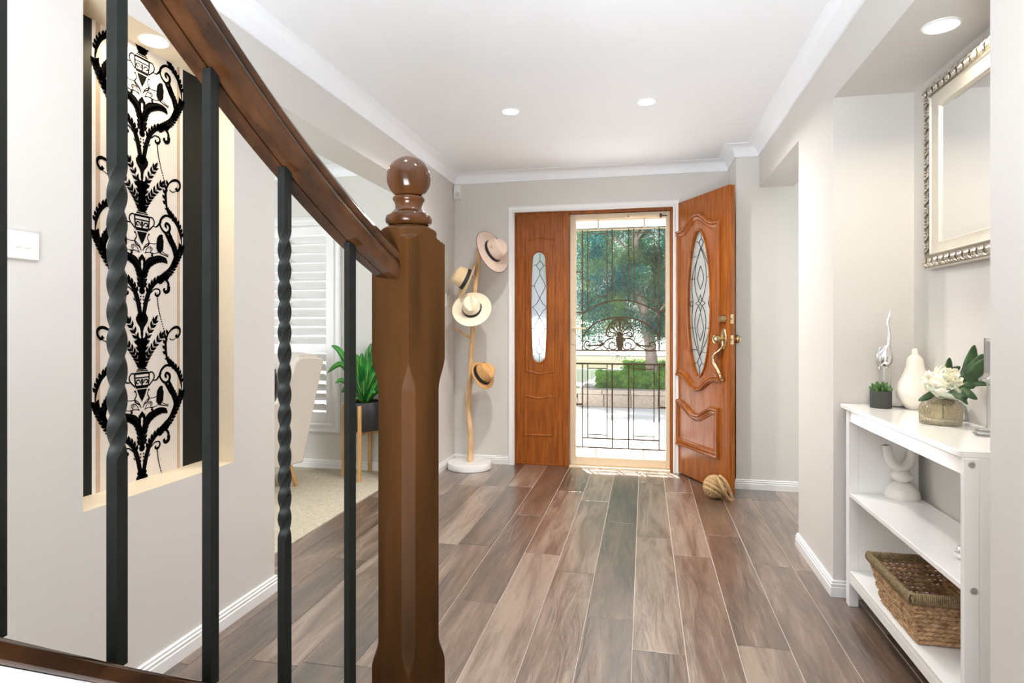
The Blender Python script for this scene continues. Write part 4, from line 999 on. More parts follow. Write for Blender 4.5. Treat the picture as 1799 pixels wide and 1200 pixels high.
for L_, w_ in (([c0, PL(1698, 660, 2.36), PL(1708, 632, 2.37), PL(1712, 606, 2.37)], .045), ([c0, PL(1700, 665, 2.31), PL(1715, 645, 2.30), PL(1727, 622, 2.30)], .050),
               ([c0, PL(1702, 672, 2.29), PL(1718, 650, 2.27), PL(1734, 630, 2.26)], .050), ([c0, PL(1695, 678, 2.30), PL(1714, 672, 2.28), PL(1742, 676, 2.26)], .030),
               ([c0, PL(1685, 692, 2.27), PL(1700, 690, 2.25), PL(1717, 702, 2.24)], .040), ([c0, PL(1680, 692, 2.27), PL(1690, 698, 2.25), PL(1700, 711, 2.24)], .028),
               ([c0, PL(1635, 693, 2.33), PL(1625, 699, 2.30), PL(1613, 704, 2.30)], .022), ([(0, .04, .0), PL(1668, 655, 2.42), PL(1668, 642, 2.42), PL(1668, 628, 2.42)], .030), ([(0, .04, 0), PL(1672, 655, 2.42), PL(1680, 648, 2.42), PL(1687, 644, 2.42)], .022)):
    flatleaf(L_, w_, M['peonyleaf'], fl_)
# clear glass pieces
s = empty('glass_dome', (1.082, 2.455, TZ), label='clear glass cloche standing behind the peony bowl', cat='glass cloche')
MB().lathe([(.001, 0), (.034, 0), (.036, .004), (.034, .030), (.028, .052), (.014, .066), (.006, .070), (.008, .078), (.001, .082)], n=32).build('dome', M['clear'], s, smooth=60)
s = empty('glass_candlestick', (1.062, 2.205, TZ), label='tall clear glass candlestick at the right end of the console', cat='candlestick')
cz = lambda py: CAMH + (HY - py) * (ony(1735, 600, 2.205).y / ray(1735, 600).y * 1.0) / F_PX
Dc = 2.205 / ray(1735, 600).y
zc = lambda py: CAMH - TZ + (HY - py) * Dc / F_PX
cxp = ony(1737, 600, 2.205).x; s.location.x = cxp
MB().lathe([(.001, 0), (.036, 0), (.037, .003), (.030, .008), (.008, .012), (.005, .020), (.005, zc(676)), (.008, zc(672)), (.026, zc(670)), (.028, zc(667)), (.022, zc(663)), (.013, zc(660)), (.0125, zc(655)), (.0125, zc(594)), (.0105, zc(594)), (.0105, zc(655)), (.001, zc(657))], n=36, caps=False).build('stem', M['clear'], s, smooth=50)
MB().lathe([(.001, zc(656)), (.010, zc(656)), (.010, zc(600)), (.001, zc(599))], n=20).build('candle', M['ceramicw'], s, label='white candle inside the glass')
s = empty('glass_dish', (onz(1728, 766, TZ).x, onz(1728, 766, TZ).y, TZ), label='small clear glass dish at the near corner of the console', cat='glass dish')
MB().lathe([(.001, 0), (.022, 0), (.027, .006), (.028, .010), (.025, .010), (.020, .005), (.001, .004)], n=32, caps=False).build('dish', M['clear'], s, smooth=60)
# U-shaped candle holder on the middle shelf
s = empty('arch_ornament', (ony(1586, 870, 2.775).x, 2.775, .476), (0, 0, TH), label='chalky white two-armed ornament on the middle shelf', cat='ornament')
k = 1 / (1075 / 2.50)
def AR(u, v): return ((1450 + u / 2.607 - 1586) * k, 0, (884 - (740 + v / 2.609)) * k)
mb = MB().tube(cat([AR(280, 135), AR(287, 175), AR(305, 215), AR(335, 235), AR(365, 232), AR(387, 210), AR(394, 175), AR(393, 135)], 6), [.0165 + .0035 * math.sin(PI * i / 42) for i in range(43)], 20)
mb.build('arch', M['ceramicw'], s, smooth=60)
for q_ in ((280, 135), (393, 135)):
    p = AR(*q_); MB().lathe([(.001, 0), (.0115, 0), (.0115, .0008), (.001, .0008)], p, 20).build('socket_shade', M['rimrope'], s, label='flat dark disc painting the shade inside the candle hole')  # no real hollow: the disc's dark colour paints its shade
MB().ball((AR(350, 0)[0], 0, .089), .028, 28, 16, None, (1.4, 1.4, .95)).build('bead', M['ceramicw'], s, smooth=60)
MB().lathe([(.001, 0), (.061, 0), (.063, .004), (.062, .018), (.056, .036), (.045, .052), (.030, .063), (.001, .070)], (AR(353, 0)[0], 0, 0), 40).build('foot', M['ceramicw'], s, smooth=60)
p = onz(1690, 984, .476)
s = MB().ball((0, 0, .022), .022, 28, 18).build('glass_float', M['silver'], None, smooth=60, loc=(p.x + .004, p.y, .476)); tag(s, 'shiny silver ball at the near end of the middle shelf', 'ball')

# ================================================================== woven basket on the bottom shelf
bk = empty('woven_basket', (.955, 2.355, .150), label='rectangular woven basket with a dark wrapped rim on the bottom shelf', cat='basket')
BH = .165
def corner_rect(f):      # f: 0 bottom .. 1 rim : half sizes
    return .092 + .036 * f, .150 + .035 * f
def wall_pt(side, t, f):
    hx, hy = corner_rect(f); z = BH * f
    return {0: Vector((-hx, -hy + 2 * hy * t, z)), 1: Vector((-hx + 2 * hx * t, -hy, z)), 2: Vector((hx, -hy + 2 * hy * t, z)), 3: Vector((-hx + 2 * hx * t, hy, z))}[side]
rs = random.Random(21)
names = {0: 'front_weave', 1: 'near_end_weave', 2: 'back_weave', 3: 'far_end_weave'}
for side in range(4):
    mb = MB(); Ls = .33 if side in (0, 2) else .21; cols = int(Ls / .0165); nrow = 10
    for r_ in range(nrow):
        for c_ in range(cols):
            f = (r_ + .5) / nrow * .92 + .02; t = (c_ + .5 + rs.uniform(-.1, .1)) / cols
            c = wall_pt(side, t, f); tx = (wall_pt(side, 1, f) - wall_pt(side, 0, f)).normalized(); tz = (wall_pt(side, .5, min(1, f + .1)) - wall_pt(side, .5, f)).normalized(); nn = tx.cross(tz).normalized()
            sg = 1 if (r_ + side) % 2 else -1
            ax = (tx + tz * .38 * sg).normalized(); ay = nn.cross(ax).normalized()
            Mx = Matrix((ax, ay, nn)).transposed().to_4x4()
            mb.ball(c + nn * rs.uniform(-.001, .002), 1, 6, 4, Mx, (.0165 * rs.uniform(.9, 1.15), .0075, .0065))
    mb.build(names[side], M['weave'], bk, smooth=60, kind='stuff')
hx, hy = corner_rect(0); MB().box(-hx, hx, -hy, hy, .001, .008).build('base', M['weave'], bk)
mb = MB(); hx, hy = corner_rect(1.0); cr_ = [Vector((-hx, -hy, 0)), Vector((hx, -hy, 0)), Vector((hx, hy, 0)), Vector((-hx, hy, 0))]
pts = []
for i in range(4):
    a, b, c = cr_[i - 1], cr_[i], cr_[(i + 1) % 4]; u = (a - b).normalized() * .022; v = (c - b).normalized() * .022
    for q_ in range(5): t = q_ / 4; pts.append(b + u * (1 - t) ** 2 + v * t ** 2)
P = cat([p + Vector((0, 0, BH)) for p in pts], 3, closed=True)
# resample and wrap windings round the rim
cum = [0]
for i in range(len(P)): cum.append(cum[-1] + (P[(i + 1) % len(P)] - P[i]).length)
tot = cum[-1]; NW = 250
def at_len(s_):
    s_ %= tot
    for i in range(len(P)):
        if cum[i + 1] >= s_:
            f = (s_ - cum[i]) / max(1e-9, cum[i + 1] - cum[i]); a = P[i]; b = P[(i + 1) % len(P)]; return a.lerp(b, f), (b - a).normalized()
for i in range(NW):
    c, t_ = at_len(tot * i / NW); o_ = Vector((t_.y, -t_.x, 0)); rows = []
    for j in range(11):
        a = 2 * PI * j / 10; rr = Vector((math.cos(a) * .009, math.sin(a) * .017)); 
        rows.append(c + o_ * rr.x + Vector((0, 0, rr.y - .006 + rs.uniform(-.0006, .0006))) + t_ * (a / (2 * PI) - .5) * .006 )
    mb.tube(rows, tot / NW * .52, 4, caps=False)
mb.build('wrapped_rim', M['rimrope'], bk, smooth=60, kind='stuff')

# ================================================================== framed mirror
my0, my1, mz0, mz1 = 1.90, 2.739, 1.400, 2.122
mr = empty('wall_mirror', (KX, (my0 + my1) / 2, (mz0 + mz1) / 2), label='rectangular wall mirror in an ornate carved silver frame', cat='mirror')
yo, zo = (my0 + my1) / 2, (mz0 + mz1) / 2
FX = KX - .002
fm = lambda u, v, h: (-h - .002, u - yo, v - zo)
mpath = [(my0, mz0), (my0, mz1), (my1, mz1), (my1, mz0)]
sweep(mpath, [(0, 0), (0, .018), (.004, .024), (.010, .026), (.052, .026), (.056, .030), (.060, .024), (.080, .018), (.098, .016), (.102, .010), (.102, 0)], fm, closed=True).build('frame', M['frameplain'], mr)
sweep(mpath, [(.005, .0262), (.005, .0268), (.052, .0268), (.052, .0262)], fm, closed=True).build('relief_ground', mat('dark_silver', (.30, .27, .22), .4, metal=.8), mr)  # darker silver ground in the recess behind the relief
mb = MB()
# leaf-and-wave relief round the frame
def wave(a, b, inward):
    A, B = Vector(a), Vector(b); L_ = (B - A).length; d = (B - A).normalized(); n_ = int(L_ / .046)
    for i in range(n_):
        c = A + d * (i + .5) * L_ / n_; iw = Vector(inward)
        for s_, rr in ((0, .0050), (.013, .0036), (.024, .0026)):
            pts = []
            for q_ in range(9):
                t = q_ / 8; off = .008 + .036 * t; al = -.016 + .030 * t + .009 * math.sin(t * 2 * PI) + s_
                p = c + d * al + iw * off; hgt = .027 + .005 * math.sin(PI * t)
                pts.append(fm(p.x, p.y, hgt))
            mb.tube(pts, [rr * (0.5 + .7 * math.sin(PI * q_ / 8)) for q_ in range(9)], 5)
wave((my0, mz0), (my1, mz0), (0, 1)); wave((my0, mz1), (my1, mz1), (0, -1)); wave((my1, mz0 + .05), (my1, mz1 - .05), (-1, 0)); wave((my0, mz0 + .05), (my0, mz1 - .05), (1, 0))
mb.build('carved_relief', M['frame'], mr, smooth=60)
g = .100
sweep([(my0 + g, mz0 + g), (my0 + g, mz1 - g), (my1 - g, mz1 - g), (my1 - g, mz0 + g)], [(0, .004), (0, .006), (.018, .009), (.018, .004)], fm, closed=True).build('bevel', M['mirror'], mr, smooth=0)
MB().box(-.011, -.006, my0 + g + .018 - yo, my1 - g - .018 - yo, mz0 + g + .018 - zo, mz1 - g - .018 - zo).build('mirror_glass', M['mirror'], mr, smooth=0)

# ================================================================== rope knot door stop
rc = onz(1256, 875); rc.z = .076
s = empty('rope_doorstop', (rc.x, rc.y, 0), label='knotted natural rope ball doorstop against the open front door', cat='doorstop')
MB().ball((0, 0, .076), .062, 24, 16).build('core', M['rope'], s)
def twisted(pts, r, closed=False, pitch=.05):
    P = cat(pts, 6, closed=closed); 
    if closed: P.append(P[0])
    mb = MB(); cum = 0; m = len(P); tws = [0]
    for i in range(1, m): cum += (P[i] - P[i - 1]).length; tws.append(cum / pitch * 2 * PI)
    prev = None; fr = []
    for i, p in enumerate(P):
        t = (P[min(i + 1, m - 1)] - P[max(i - 1, 0)]).normalized()
        u = (Vector((0, 0, 1)) - t * t.z) if prev is None else prev - t * prev.dot(t)
        if u.length < .01: u = Vector((1, 0, 0))
        u.normalize(); prev = u; fr.append((p, u, t.cross(u)))
    for s_ in range(3):
        mb.tube([p + (u * math.cos(tws[i] + s_ * 2.094) + v * math.sin(tws[i] + s_ * 2.094)) * r * .52 for i, (p, u, v) in enumerate(fr)], r * .56, 6)
    return mb
R_ = .067
for ax in range(3):
    for k in (-1.5, -.5, .5, 1.5):
        off = k * .0255; rr = math.sqrt(max(0, R_ * R_ - off * off)) + .002 * (ax - 1); pts = []
        for q_ in range(14):
            a = 2 * PI * q_ / 14; u, v = rr * math.cos(a), rr * math.sin(a)
            bul = .004 * math.cos(2 * a + ax)
            p = {0: Vector((off, u + bul, v)), 1: Vector((u, off, v + bul)), 2: Vector((u + bul, v, off))}[ax]
            p = Matrix.Rotation(.5, 3, 'Z') @ Matrix.Rotation(.6, 3, 'Y') @ p
            pts.append(p + Vector((0, 0, .0765)))
        twisted(pts, .0125, True).build('rope_strand', M['rope'], s, smooth=60)
def RD(px, py, z): p = onz(px, py, z); return Vector((p.x - rc.x, p.y - rc.y, z))
CL_ = lambda px, py, D: (lambda q_: Vector((q_.x - rc.x, q_.y - rc.y, q_.z)))(atD(px, py, D))
lp = [CL_(1258, 838, 4.12), CL_(1264, 846, 4.06), CL_(1270, 860, 4.04), CL_(1276, 871, 4.06), CL_(1282, 879, 4.09), CL_(1286, 877, 4.11), CL_(1284, 868, 4.10), CL_(1279, 855, 4.09), CL_(1273, 844, 4.10), CL_(1264, 836, 4.14)]
twisted(lp, .0115).build('rope_loop', M['rope'], s, smooth=60)

# ================================================================== hat stand and hats
HYp = 4.86
bx_ = ony(825, 816, HYp).x
hs_ = empty('hat_stand', (bx_, HYp, 0), label='bare branch hat stand on a round white marble base', cat='hat stand')
MB().lathe([(.001, 0), (.176, 0), (.180, .004), (.181, .048), (.176, .055), (.001, .056)], n=64).build('marble_base', M['marble'], hs_, smooth=40)
def HP(px, py, dy=0.0): p = ony(px, py, HYp + dy); return Vector((p.x - bx_, p.y - HYp, p.z))
path = [HP(826, 811), HP(827, 772), HP(824, 735), HP(823, 700), HP(826, 660), HP(828, 620), HP(831, 580), HP(834, 512), HP(839, 472), HP(841, 440), HP(842, 414)]
path[0].z = .05
P = cat(path, 5); rs = random.Random(2)
MB().tube(P, [.027 - .009 * i / len(P) + rs.uniform(-.0018, .0018) for i in range(len(P))], 12).build('branch_pole', M['branch'], hs_, smooth=60)
for L_, r0, r1 in (([HP(827, 594), HP(815, 587, -.01), HP(805, 580, -.02), HP(796, 575, -.03)], .011, .009), ([HP(836, 488), HP(829, 483, -.03), HP(822, 477, -.05)], .008, .006), ([HP(832, 575), HP(831, 560, -.05), HP(830, 545, -.10)], .009, .007), ([HP(826, 655), HP(835, 648, -.04), HP(842, 640, -.06)], .008, .006), ([HP(841, 440), HP(852, 432, -.03), HP(860, 424, -.045)], .008, .006)):
    PP = cat(L_, 4); MB().tube(PP, [r0 + (r1 - r0) * i / len(PP) for i in range(len(PP))], 8).build('peg', M['branch'], hs_, smooth=60)
CAMR = Vector((RT[0], RT[1], 0)); CAMF = Vector((FW[0], FW[1], 0)); UPV = Vector((0, 0, 1))
def hat(px, py, Y, nx, ny_, nv, front, Rb, m, label, rc_=.088, hgt=.115, curl=.010, taper=.80, bw=.024, edge=None, pinch=.03, ell=1.14, snap=.012):
    c = ony(px, py, Y)
    n = (CAMR * nx + UPV * ny_ - CAMF * nv).normalized(); fr = (CAMR * front[0] + UPV * front[1] - CAMF * front[2]); fr = (fr - n * fr.dot(n)).normalized(); sd_ = n.cross(fr)
    R = Matrix((fr, sd_, n)).transposed().to_4x4(); R.translation = c
    o = empty('hat', (0, 0, 0), label=label, cat='hat', group='hats hanging on the branch hat stand'); o.matrix_world = R
    NA = 56
    def pt(a, r, z): return (r * ell * math.cos(a), r * math.sin(a), z)
    rows = []
    for r, z in ((Rb, 0), (Rb - .001, .0022), (Rb * .93, .001), (Rb * .85, 0), ((Rb + rc_) / 2, -.001), (rc_ + .012, .001), (rc_ + .002, .005), (rc_, .010)):
        f = (r - rc_) / (Rb - rc_); rows.append([(r * (1 + (ell - 1) * (1 - f * .6)) * math.cos(2 * PI * j / NA), r * math.sin(2 * PI * j / NA), z + f * f * (curl * abs(math.sin(2 * PI * j / NA)) ** 2 - snap * max(0, math.cos(2 * PI * j / NA)))) for j in range(NA)])
    b = MB().grid(rows, True).build('brim', m, o, smooth=70, recalc=False); md = b.modifiers.new('s', 'SOLIDIFY'); md.thickness = .0022
    rows = []
    for i in range(15):
        t = i / 14
        if t < .62: q_ = t / .62; r = rc_ * (1 - (1 - taper) * q_ ** 1.2); z = .006 + hgt * .86 * q_
        else: q_ = (t - .62) / .38; r = rc_ * taper * math.cos(q_ * PI / 2 * .985); z = .006 + hgt * (.86 + .14 * math.sin(q_ * PI / 2))
        row = []
        for j in range(NA):
            a = 2 * PI * j / NA; x, y, _ = pt(a, r, z); hh = z / hgt
            k = max(0, (hh - .45) / .55)
            # pinched front and centre dent
            sx_ = max(0, x / rc_)
            y2 = y * (1 - .42 * k * sx_)
            z2 = z - pinch * k * math.exp(-(y / (rc_ * .28)) ** 2) * (1 - .35 * max(0, x / rc_)) * (1 if t > .5 else 0) - .014 * k * max(0, -x / rc_)
            row.append((x, y2, z2))
        rows.append(row)
    MB().grid(rows, True, False, True).build('crown', m, o, smooth=70)
    rows = []
    for z, dr in ((.006, .0006), (.007, .0022), (.006 + bw, .0012), (.007 + bw, -.0006)):
        q_ = max(0, (z - .006) / (hgt * .86)); r = rc_ * (1 - (1 - taper) * q_ ** 1.2) + dr; rows.append([pt(2 * PI * j / NA, r, z) for j in range(NA)])
    MB().grid(rows, True).build('hat_band', M['band'], o, smooth=50)
    mb = MB(); q_ = 0
    for xx in (-.010, .0, .010): mb.box(xx - .004 + .0, xx + .004, -(rc_ + .006), -(rc_ - .004), .008, .006 + bw * .95, .001)
    mb.build('band_bow', M['band'], o)
    if edge: 
        rr = Rb + .0005; MB().tube([(rr * (1 + (ell - 1) * .4) * math.cos(2 * PI * j / NA), rr * math.sin(2 * PI * j / NA), (curl * abs(math.sin(2 * PI * j / NA)) ** 2 - snap * max(0, math.cos(2 * PI * j / NA)))) for j in range(NA + 1)], .0022, 6).build('brim_edge', M[edge], o, smooth=60)
    return o
h1 = hat(865, 442, 4.79, .72, .42, .62, (.55, -.55, .45), .172, M['felt'], 'taupe felt fedora with dark edge, topmost on the hat stand', edge='band', rc_=.084, hgt=.118, curl=.006)
mb = MB()
for a in (-.16, 0, .16): mb.lathe([(.001, 0), (.003, 0), (.003, .002), (.001, .002)], (.084 * 1.14 * .0 + .02 * a * 3, -(.084 * .90), .060 + abs(a) * .05), 10, Matrix.Rotation(PI / 2, 4, 'X'))
mb.build('eyelets', M['band'], h1)
hat(821, 492, 4.76, -.86, .44, .25, (-.35, -.75, .55), .150, M['straw'], 'natural straw hat seen side-on, crown pointing left', rc_=.080, hgt=.120, bw=.030, taper=.84)
hat(829, 543, 4.70, -.10, .55, .82, (-.12, .80, -.5), .158, M['panama'], 'cream panama hat facing the viewer, middle of the hat stand', rc_=.076, hgt=.112, bw=.024, curl=.004, taper=.74, snap=.004)
hat(846, 659, 4.78, .62, .55, .56, (.60, -.40, .60), .118, M['tanstraw'], 'small tan straw trilby, lowest on the hat stand', rc_=.080, hgt=.110, bw=.030, curl=.016, taper=.80)

# ================================================================== armchair, cushion and plant in the sitting room
YC = 3.95; GF = .006
PHI = math.radians(60); Ca = Vector((math.cos(PHI), math.sin(PHI))); Cb = Vector((-math.sin(PHI), math.cos(PHI)))
P0c = Vector((-2.36, 4.16)); Oc = P0c - Ca * .434 + Cb * .25
ac = empty('armchair', (Oc.x, Oc.y, GF), (0, 0, PHI), label='beige linen wing armchair with splayed oak legs in the sitting room', cat='armchair')
def CH(px, py):
    d = ray(px, py); t = (P0c.x * Cb.x + P0c.y * Cb.y) / (d.x * Cb.x + d.y * Cb.y); q_ = Vector((d.x * t, d.y * t))
    return ((q_ - P0c).dot(Ca) + .434, CAMH + d.z * t - GF)
side_poly = [CH(533, 812), CH(569, 634), CH(566, 629), CH(545, 627), CH(528, 629), CH(520, 637), CH(510, 665), CH(500, 690), CH(490, 708), (-.12, .575), (-.46, .56), (-.48, .54), (-.44, .17), (-.0, .155)]
for y0, y1 in ((-.25, -.18), (.22, .29)):
    mb = MB().prism(side_poly, y0, y1, lambda u, v, h: (u, h, v)); o = mb.build('side_panel', M['linen'], ac, smooth=40)
    md = o.modifiers.new('b', 'BEVEL'); md.width = .012; md.segments = 3; md.limit_method = 'ANGLE'
bkp = [(CH(533, 812)[0] - .005, .19), (CH(569, 634)[0] - .008, .935), (CH(566, 629)[0] - .03, .952), (CH(545, 627)[0] - .05, .945), (.045, .42), (.045, .19)]
rows = []
n = 14
for j in range(n + 1):
    y = -.19 + .42 * j / n; bul = .02 * math.cos(PI * (j / n - .5)); r = []
    for k_, (u, v) in enumerate(bkp): r.append((u - (bul + .006 * math.cos(j * PI)) * (k_ in (3, 4)), y, v + .012 * math.sin(PI * j / n) * (k_ in (1, 2, 3))))
    rows.append(r)
MB().grid(rows, True, True, True).build('backrest', M['linen'], ac, smooth=60)
for zz_ in (.60, .74):
    for yy in (-.08, .08, .0 if zz_ > .7 else .16):
        MB().ball((.045 + (zz_ - .42) / .53 * .145 - .018, yy, zz_), .010, 10, 6).build('tuft_button', M['linen'], ac, smooth=60)
MB().box(-.44, .045, -.18, .22, .30, .44, .03).build('seat_cushion', M['linen'], ac, smooth=60)
MB().box(-.44, .02, -.18, .22, .17, .30, .01).build('seat_base', M['linen'], ac, smooth=60)
for u, y, du, dy in ((.20, -.200, .060, -.01), (.20, .25, .060, .02), (-.38, -.215, -.05, -.02), (-.38, .25, -.05, .02)):
    MB().tube([(u, y, .185), (u + du, y + dy, 0)], [.021, .013], 12).build('leg', M['oak'], ac, smooth=60)
cu = empty('cushion', (Oc.x + Ca.x * .09 + Cb.x * .02, Oc.y + Ca.y * .09 + Cb.y * .02, .665), (0, .16, PHI), label='dark navy cushion resting on the beige armchair', cat='cushion')
rows = []
for i in range(13):
    rows.append([])
    for j in range(13):
        u, v = i / 6 - 1, j / 6 - 1; k = (1 - abs(u) ** 3) * (1 - abs(v) ** 3); e = 1 - .10 * (1 - abs(u * v))
        rows[-1].append((.075 * k ** .6 if k > 0 else 0, u * .20 * (1 - .07 * (1 - u * u) * 0 - .06 * (1 - v * v) * abs(u)), v * .20))
rows2 = [[(-x, y, z) for x, y, z in r] for r in rows]
MB().grid(rows).grid([r[::-1] for r in rows2]).build('cushion_cover', M['navy'], cu, smooth=70)
# stand and plant
PY = 4.40
pcx = ony(641, 720, PY).x
ps = empty('plant_stand', (pcx, PY, GF), label='mid-century oak plant stand under the black pot', cat='plant stand')
for k in range(4):
    a = TH - PI / 2 + k * PI / 2
    c, s_ = math.cos(a), math.sin(a)
    MB().tube([(c * .166, s_ * .166, 0), (c * .160, s_ * .160, .565)], .0125, 4, square=True, up=(c, s_, 0)).build('leg', M['oak'], ps, smooth=0)
for k in range(2):
    a = TH - PI / 2 + k * PI / 2; Mr = Matrix.Rotation(a, 4, 'Z')
    MB().box(-.155, .155, -.010, .010, .335 + .001 * k, .365 + .001 * k, 0, Mr).build('crossbar', M['oak'], ps, smooth=0)
pp_ = empty('potted_dracaena', (pcx, PY, GF + .367), label='glossy green strap-leaf plant in a black pot on the stand', cat='potted plant')
MB().lathe([(.001, 0), (.138, 0), (.142, .004), (.143, .212), (.140, .216), (.132, .216), (.130, .190), (.001, .188)], n=48).build('pot', M['pot'], pp_, smooth=50)
MB().lathe([(.001, .190), (.129, .190)], n=24, caps=False).build('soil', M['soil'], pp_)
rs = random.Random(9)
def DP(px, py, dy=0): p = ony(px, py, PY + dy); return Vector((p.x - pcx, p.y - PY, p.z - GF - .367))
lv = [((575, 655), (600, 640), (622, 670), -.05, .075), ((582, 607), (597, 618), (615, 650), 0, .07), ((589, 674), (600, 668), (618, 680), -.08, .05), ((653, 603), (650, 618), (646, 650), .05, .085), ((636, 620), (634, 640), (638, 665), -.05, .085),
      ((630, 638), (628, 650), (634, 680), -.10, .09), ((655, 636), (650, 650), (645, 678), -.05, .075), ((662, 655), (655, 662), (645, 685), -.10, .08), ((640, 668), (639, 680), (640, 700), -.13, .075), ((628, 660), (630, 675), (637, 698), -.10, .07),
      ((672, 625), (665, 640), (652, 670), .03, .08), ((688, 650), (675, 652), (655, 680), .0, .08), ((690, 690), (678, 675), (655, 690), -.05, .07), ((664, 672), (658, 680), (648, 700), -.12, .07), ((632, 690), (634, 695), (640, 705), -.11, .05),
      ((618, 628), (622, 640), (632, 670), .06, .08), ((645, 612), (645, 630), (643, 665), .0, .08), ((600, 690), (612, 680), (630, 695), -.05, .06), ((668, 605), (662, 620), (650, 660), .08, .08),
      ((611, 645), (620, 655), (634, 685), -.07, .07), ((626, 622), (630, 640), (640, 672), -.02, .075), ((647, 630), (646, 650), (642, 685), -.11, .07), ((660, 690), (654, 690), (646, 703), -.14, .055), ((620, 705), (628, 700), (638, 708), -.12, .05)]
for tip, mid, base, dy, w_ in lv:
    A = Vector((rs.uniform(-.03, .03), rs.uniform(-.03, .03), .20)); Bm = DP(*base, dy * .5); Cc = DP(*mid, dy); D_ = DP(*tip, dy * 1.3)
    Bm = A.lerp(Bm, .8)
    P = cat([A, Bm, Cc, D_], 5); mm = len(P); rows = []; mid_ = []
    for i, p in enumerate(P):
        d = (P[min(i + 1, mm - 1)] - P[max(i - 1, 0)]).normalized(); side = d.cross(CAMF)
        if side.length < .1: side = Vector((1, 0, 0))
        side.normalize(); up = side.cross(d); u = i / (mm - 1); wd = w_ * max(.22 * (1 - u), 1.9 * u ** .6 * (1 - u) ** .75, .02) / 2
        rows.append([p - side * wd + up * wd * .45, p - side * wd * .5 + up * wd * .18, p, p + side * wd * .5 + up * wd * .18, p + side * wd + up * wd * .45])
        mid_.append([p - side * wd * .10 - up * .0012, p - up * .002, p + side * wd * .10 - up * .0012])
    lf = MB().grid(rows).build('leaf', M['leaf'], pp_, smooth=80, recalc=False); md = lf.modifiers.new('s', 'SOLIDIFY'); md.thickness = .001; md.offset = 0
    MB().grid(mid_).build('leaf_stripe', M['leafhi'], lf, smooth=80, recalc=False)
# ================================================================== outside
M['concrete'] = mat('pale_concrete', (0.68, 0.67, 0.67), 0.8, col2=(0.64, 0.63, 0.63), scale=(1, 1, 1), nscale=1.5, bump=0.1, bscale=60)
M['stone'] = mat('retaining_stone', (0.52, 0.45, 0.38), 0.9, col2=(0.34, 0.28, 0.23), nscale=6, rnd=True, bump=0.5, bscale=30, bdist=0.006, scale=(2, 2, 2))
M['hedge'] = mat('hedge_leaf', (0.21, 0.42, 0.05), 0.5, col2=(0.065, 0.19, 0.025), scale=(1, 1, 1), nscale=9, transl=0.3)
M['treeleaf'] = mat('gum_leaf', (0.19, 0.30, 0.07), 0.45, col2=(0.013, 0.115, 0.120), scale=(1, 1, 1), nscale=2.6, detail=6, lo=0.42, hi=0.72, transl=0.45)  # dark teal second tone paints shade into part of the foliage
M['bark'] = mat('pale_bark', (0.46, 0.38, 0.33), 0.85, col2=(0.30, 0.24, 0.20), scale=(3, 3, 1), nscale=4, bump=0.4, bscale=20)
M['fence'] = mat('pale_green_fence', (0.50, 0.62, 0.52), 0.5)
M['render'] = mat('cream_render', (0.74, 0.72, 0.55), 0.8)
M['roof'] = mat('light_metal_roof', (0.80, 0.80, 0.79), 0.5)
M['gutter'] = mat('grey_gutter', (0.40, 0.40, 0.38), 0.4)
M['darkglass'] = mat('neighbour_window', (0.10, 0.17, 0.16), 0.15)
M['grass'] = mat('garden_soil', (0.42, 0.38, 0.36), 0.95, col2=(0.30, 0.27, 0.25), scale=(1, 1, 1), nscale=12)
def nocast(o): return o
struct('ground', MB().box(-14, 14, 5.2, 9.62, -.30, -.10), M['concrete'], 'pale sunlit concrete driveway outside the front door')
struct('ground', MB().box(-30, 30, 9.62, 60, -2.7, -2.6), M['grass'], 'lower ground beyond the garden bed')
struct('ground', MB().box(-30, -14, 5.2, 9.62, -.30, -.10).box(14, 30, 5.2, 9.62, -.30, -.10), M['concrete'])
# porch roof
pr_ = empty('porch_roof', (0, 5.9, 2.30), label='white porch ceiling and fascia above the entrance', cat='porch roof')
MB().box(-4, 4, -.70, .72, 0.0, .06).build('porch_ceiling', M['trim'], pr_)
MB().box(-4, 4, .64, .68, -.085, .12).build('fascia', M['trim'], pr_)
# retaining wall
rw = empty('retaining_wall', (0, 9.6, -.10), label='low garden retaining wall of sandy grey concrete blocks', cat='garden wall')
rs = random.Random(31)
me_b = None
def stone(x0, x1, y0, y1, z0, z1, name):
    global me_b
    if me_b is None:
        o = MB().box(-.5, .5, -.5, .5, -.5, .5, .03).build(name, M['stone'], rw, smooth=0); me_b = o.data
    else:
        o = bpy.data.objects.new(name, me_b); C.objects.link(o); o.parent = rw
    o.location = ((x0 + x1) / 2, (y0 + y1) / 2 - 9.6, (z0 + z1) / 2 + .10); o.scale = (x1 - x0 - .008, y1 - y0, z1 - z0 - .006); return o
for z0, z1, off, nm, y0 in ((-.10, .10, 0, 'block', 9.60), (.10, .175, .15, 'cap_stone', 9.57)):
    x = -1.02 - off * .3
    while x < 4:
        w_ = .42 * rs.uniform(.96, 1.04); stone(x, x + w_, y0 + rs.uniform(-.01, .01), y0 + .25, z0, z1, nm); x += w_
x = -2.8
while x < -1.1: stone(x, x + .42, 9.75, 9.98, -.10, .0, 'block'); x += .42
y = 9.9
while y < 11.5: stone(-1.02, -.80, y, y + .40, -.10, .16, 'block'); y += .40
struct('ground', MB().box(-.95, 6, 9.83, 12.9, -2.6, .16).box(-6, -.95, 9.95, 12.9, -2.6, -.03), M['grass'], 'raised garden bed behind the retaining wall')
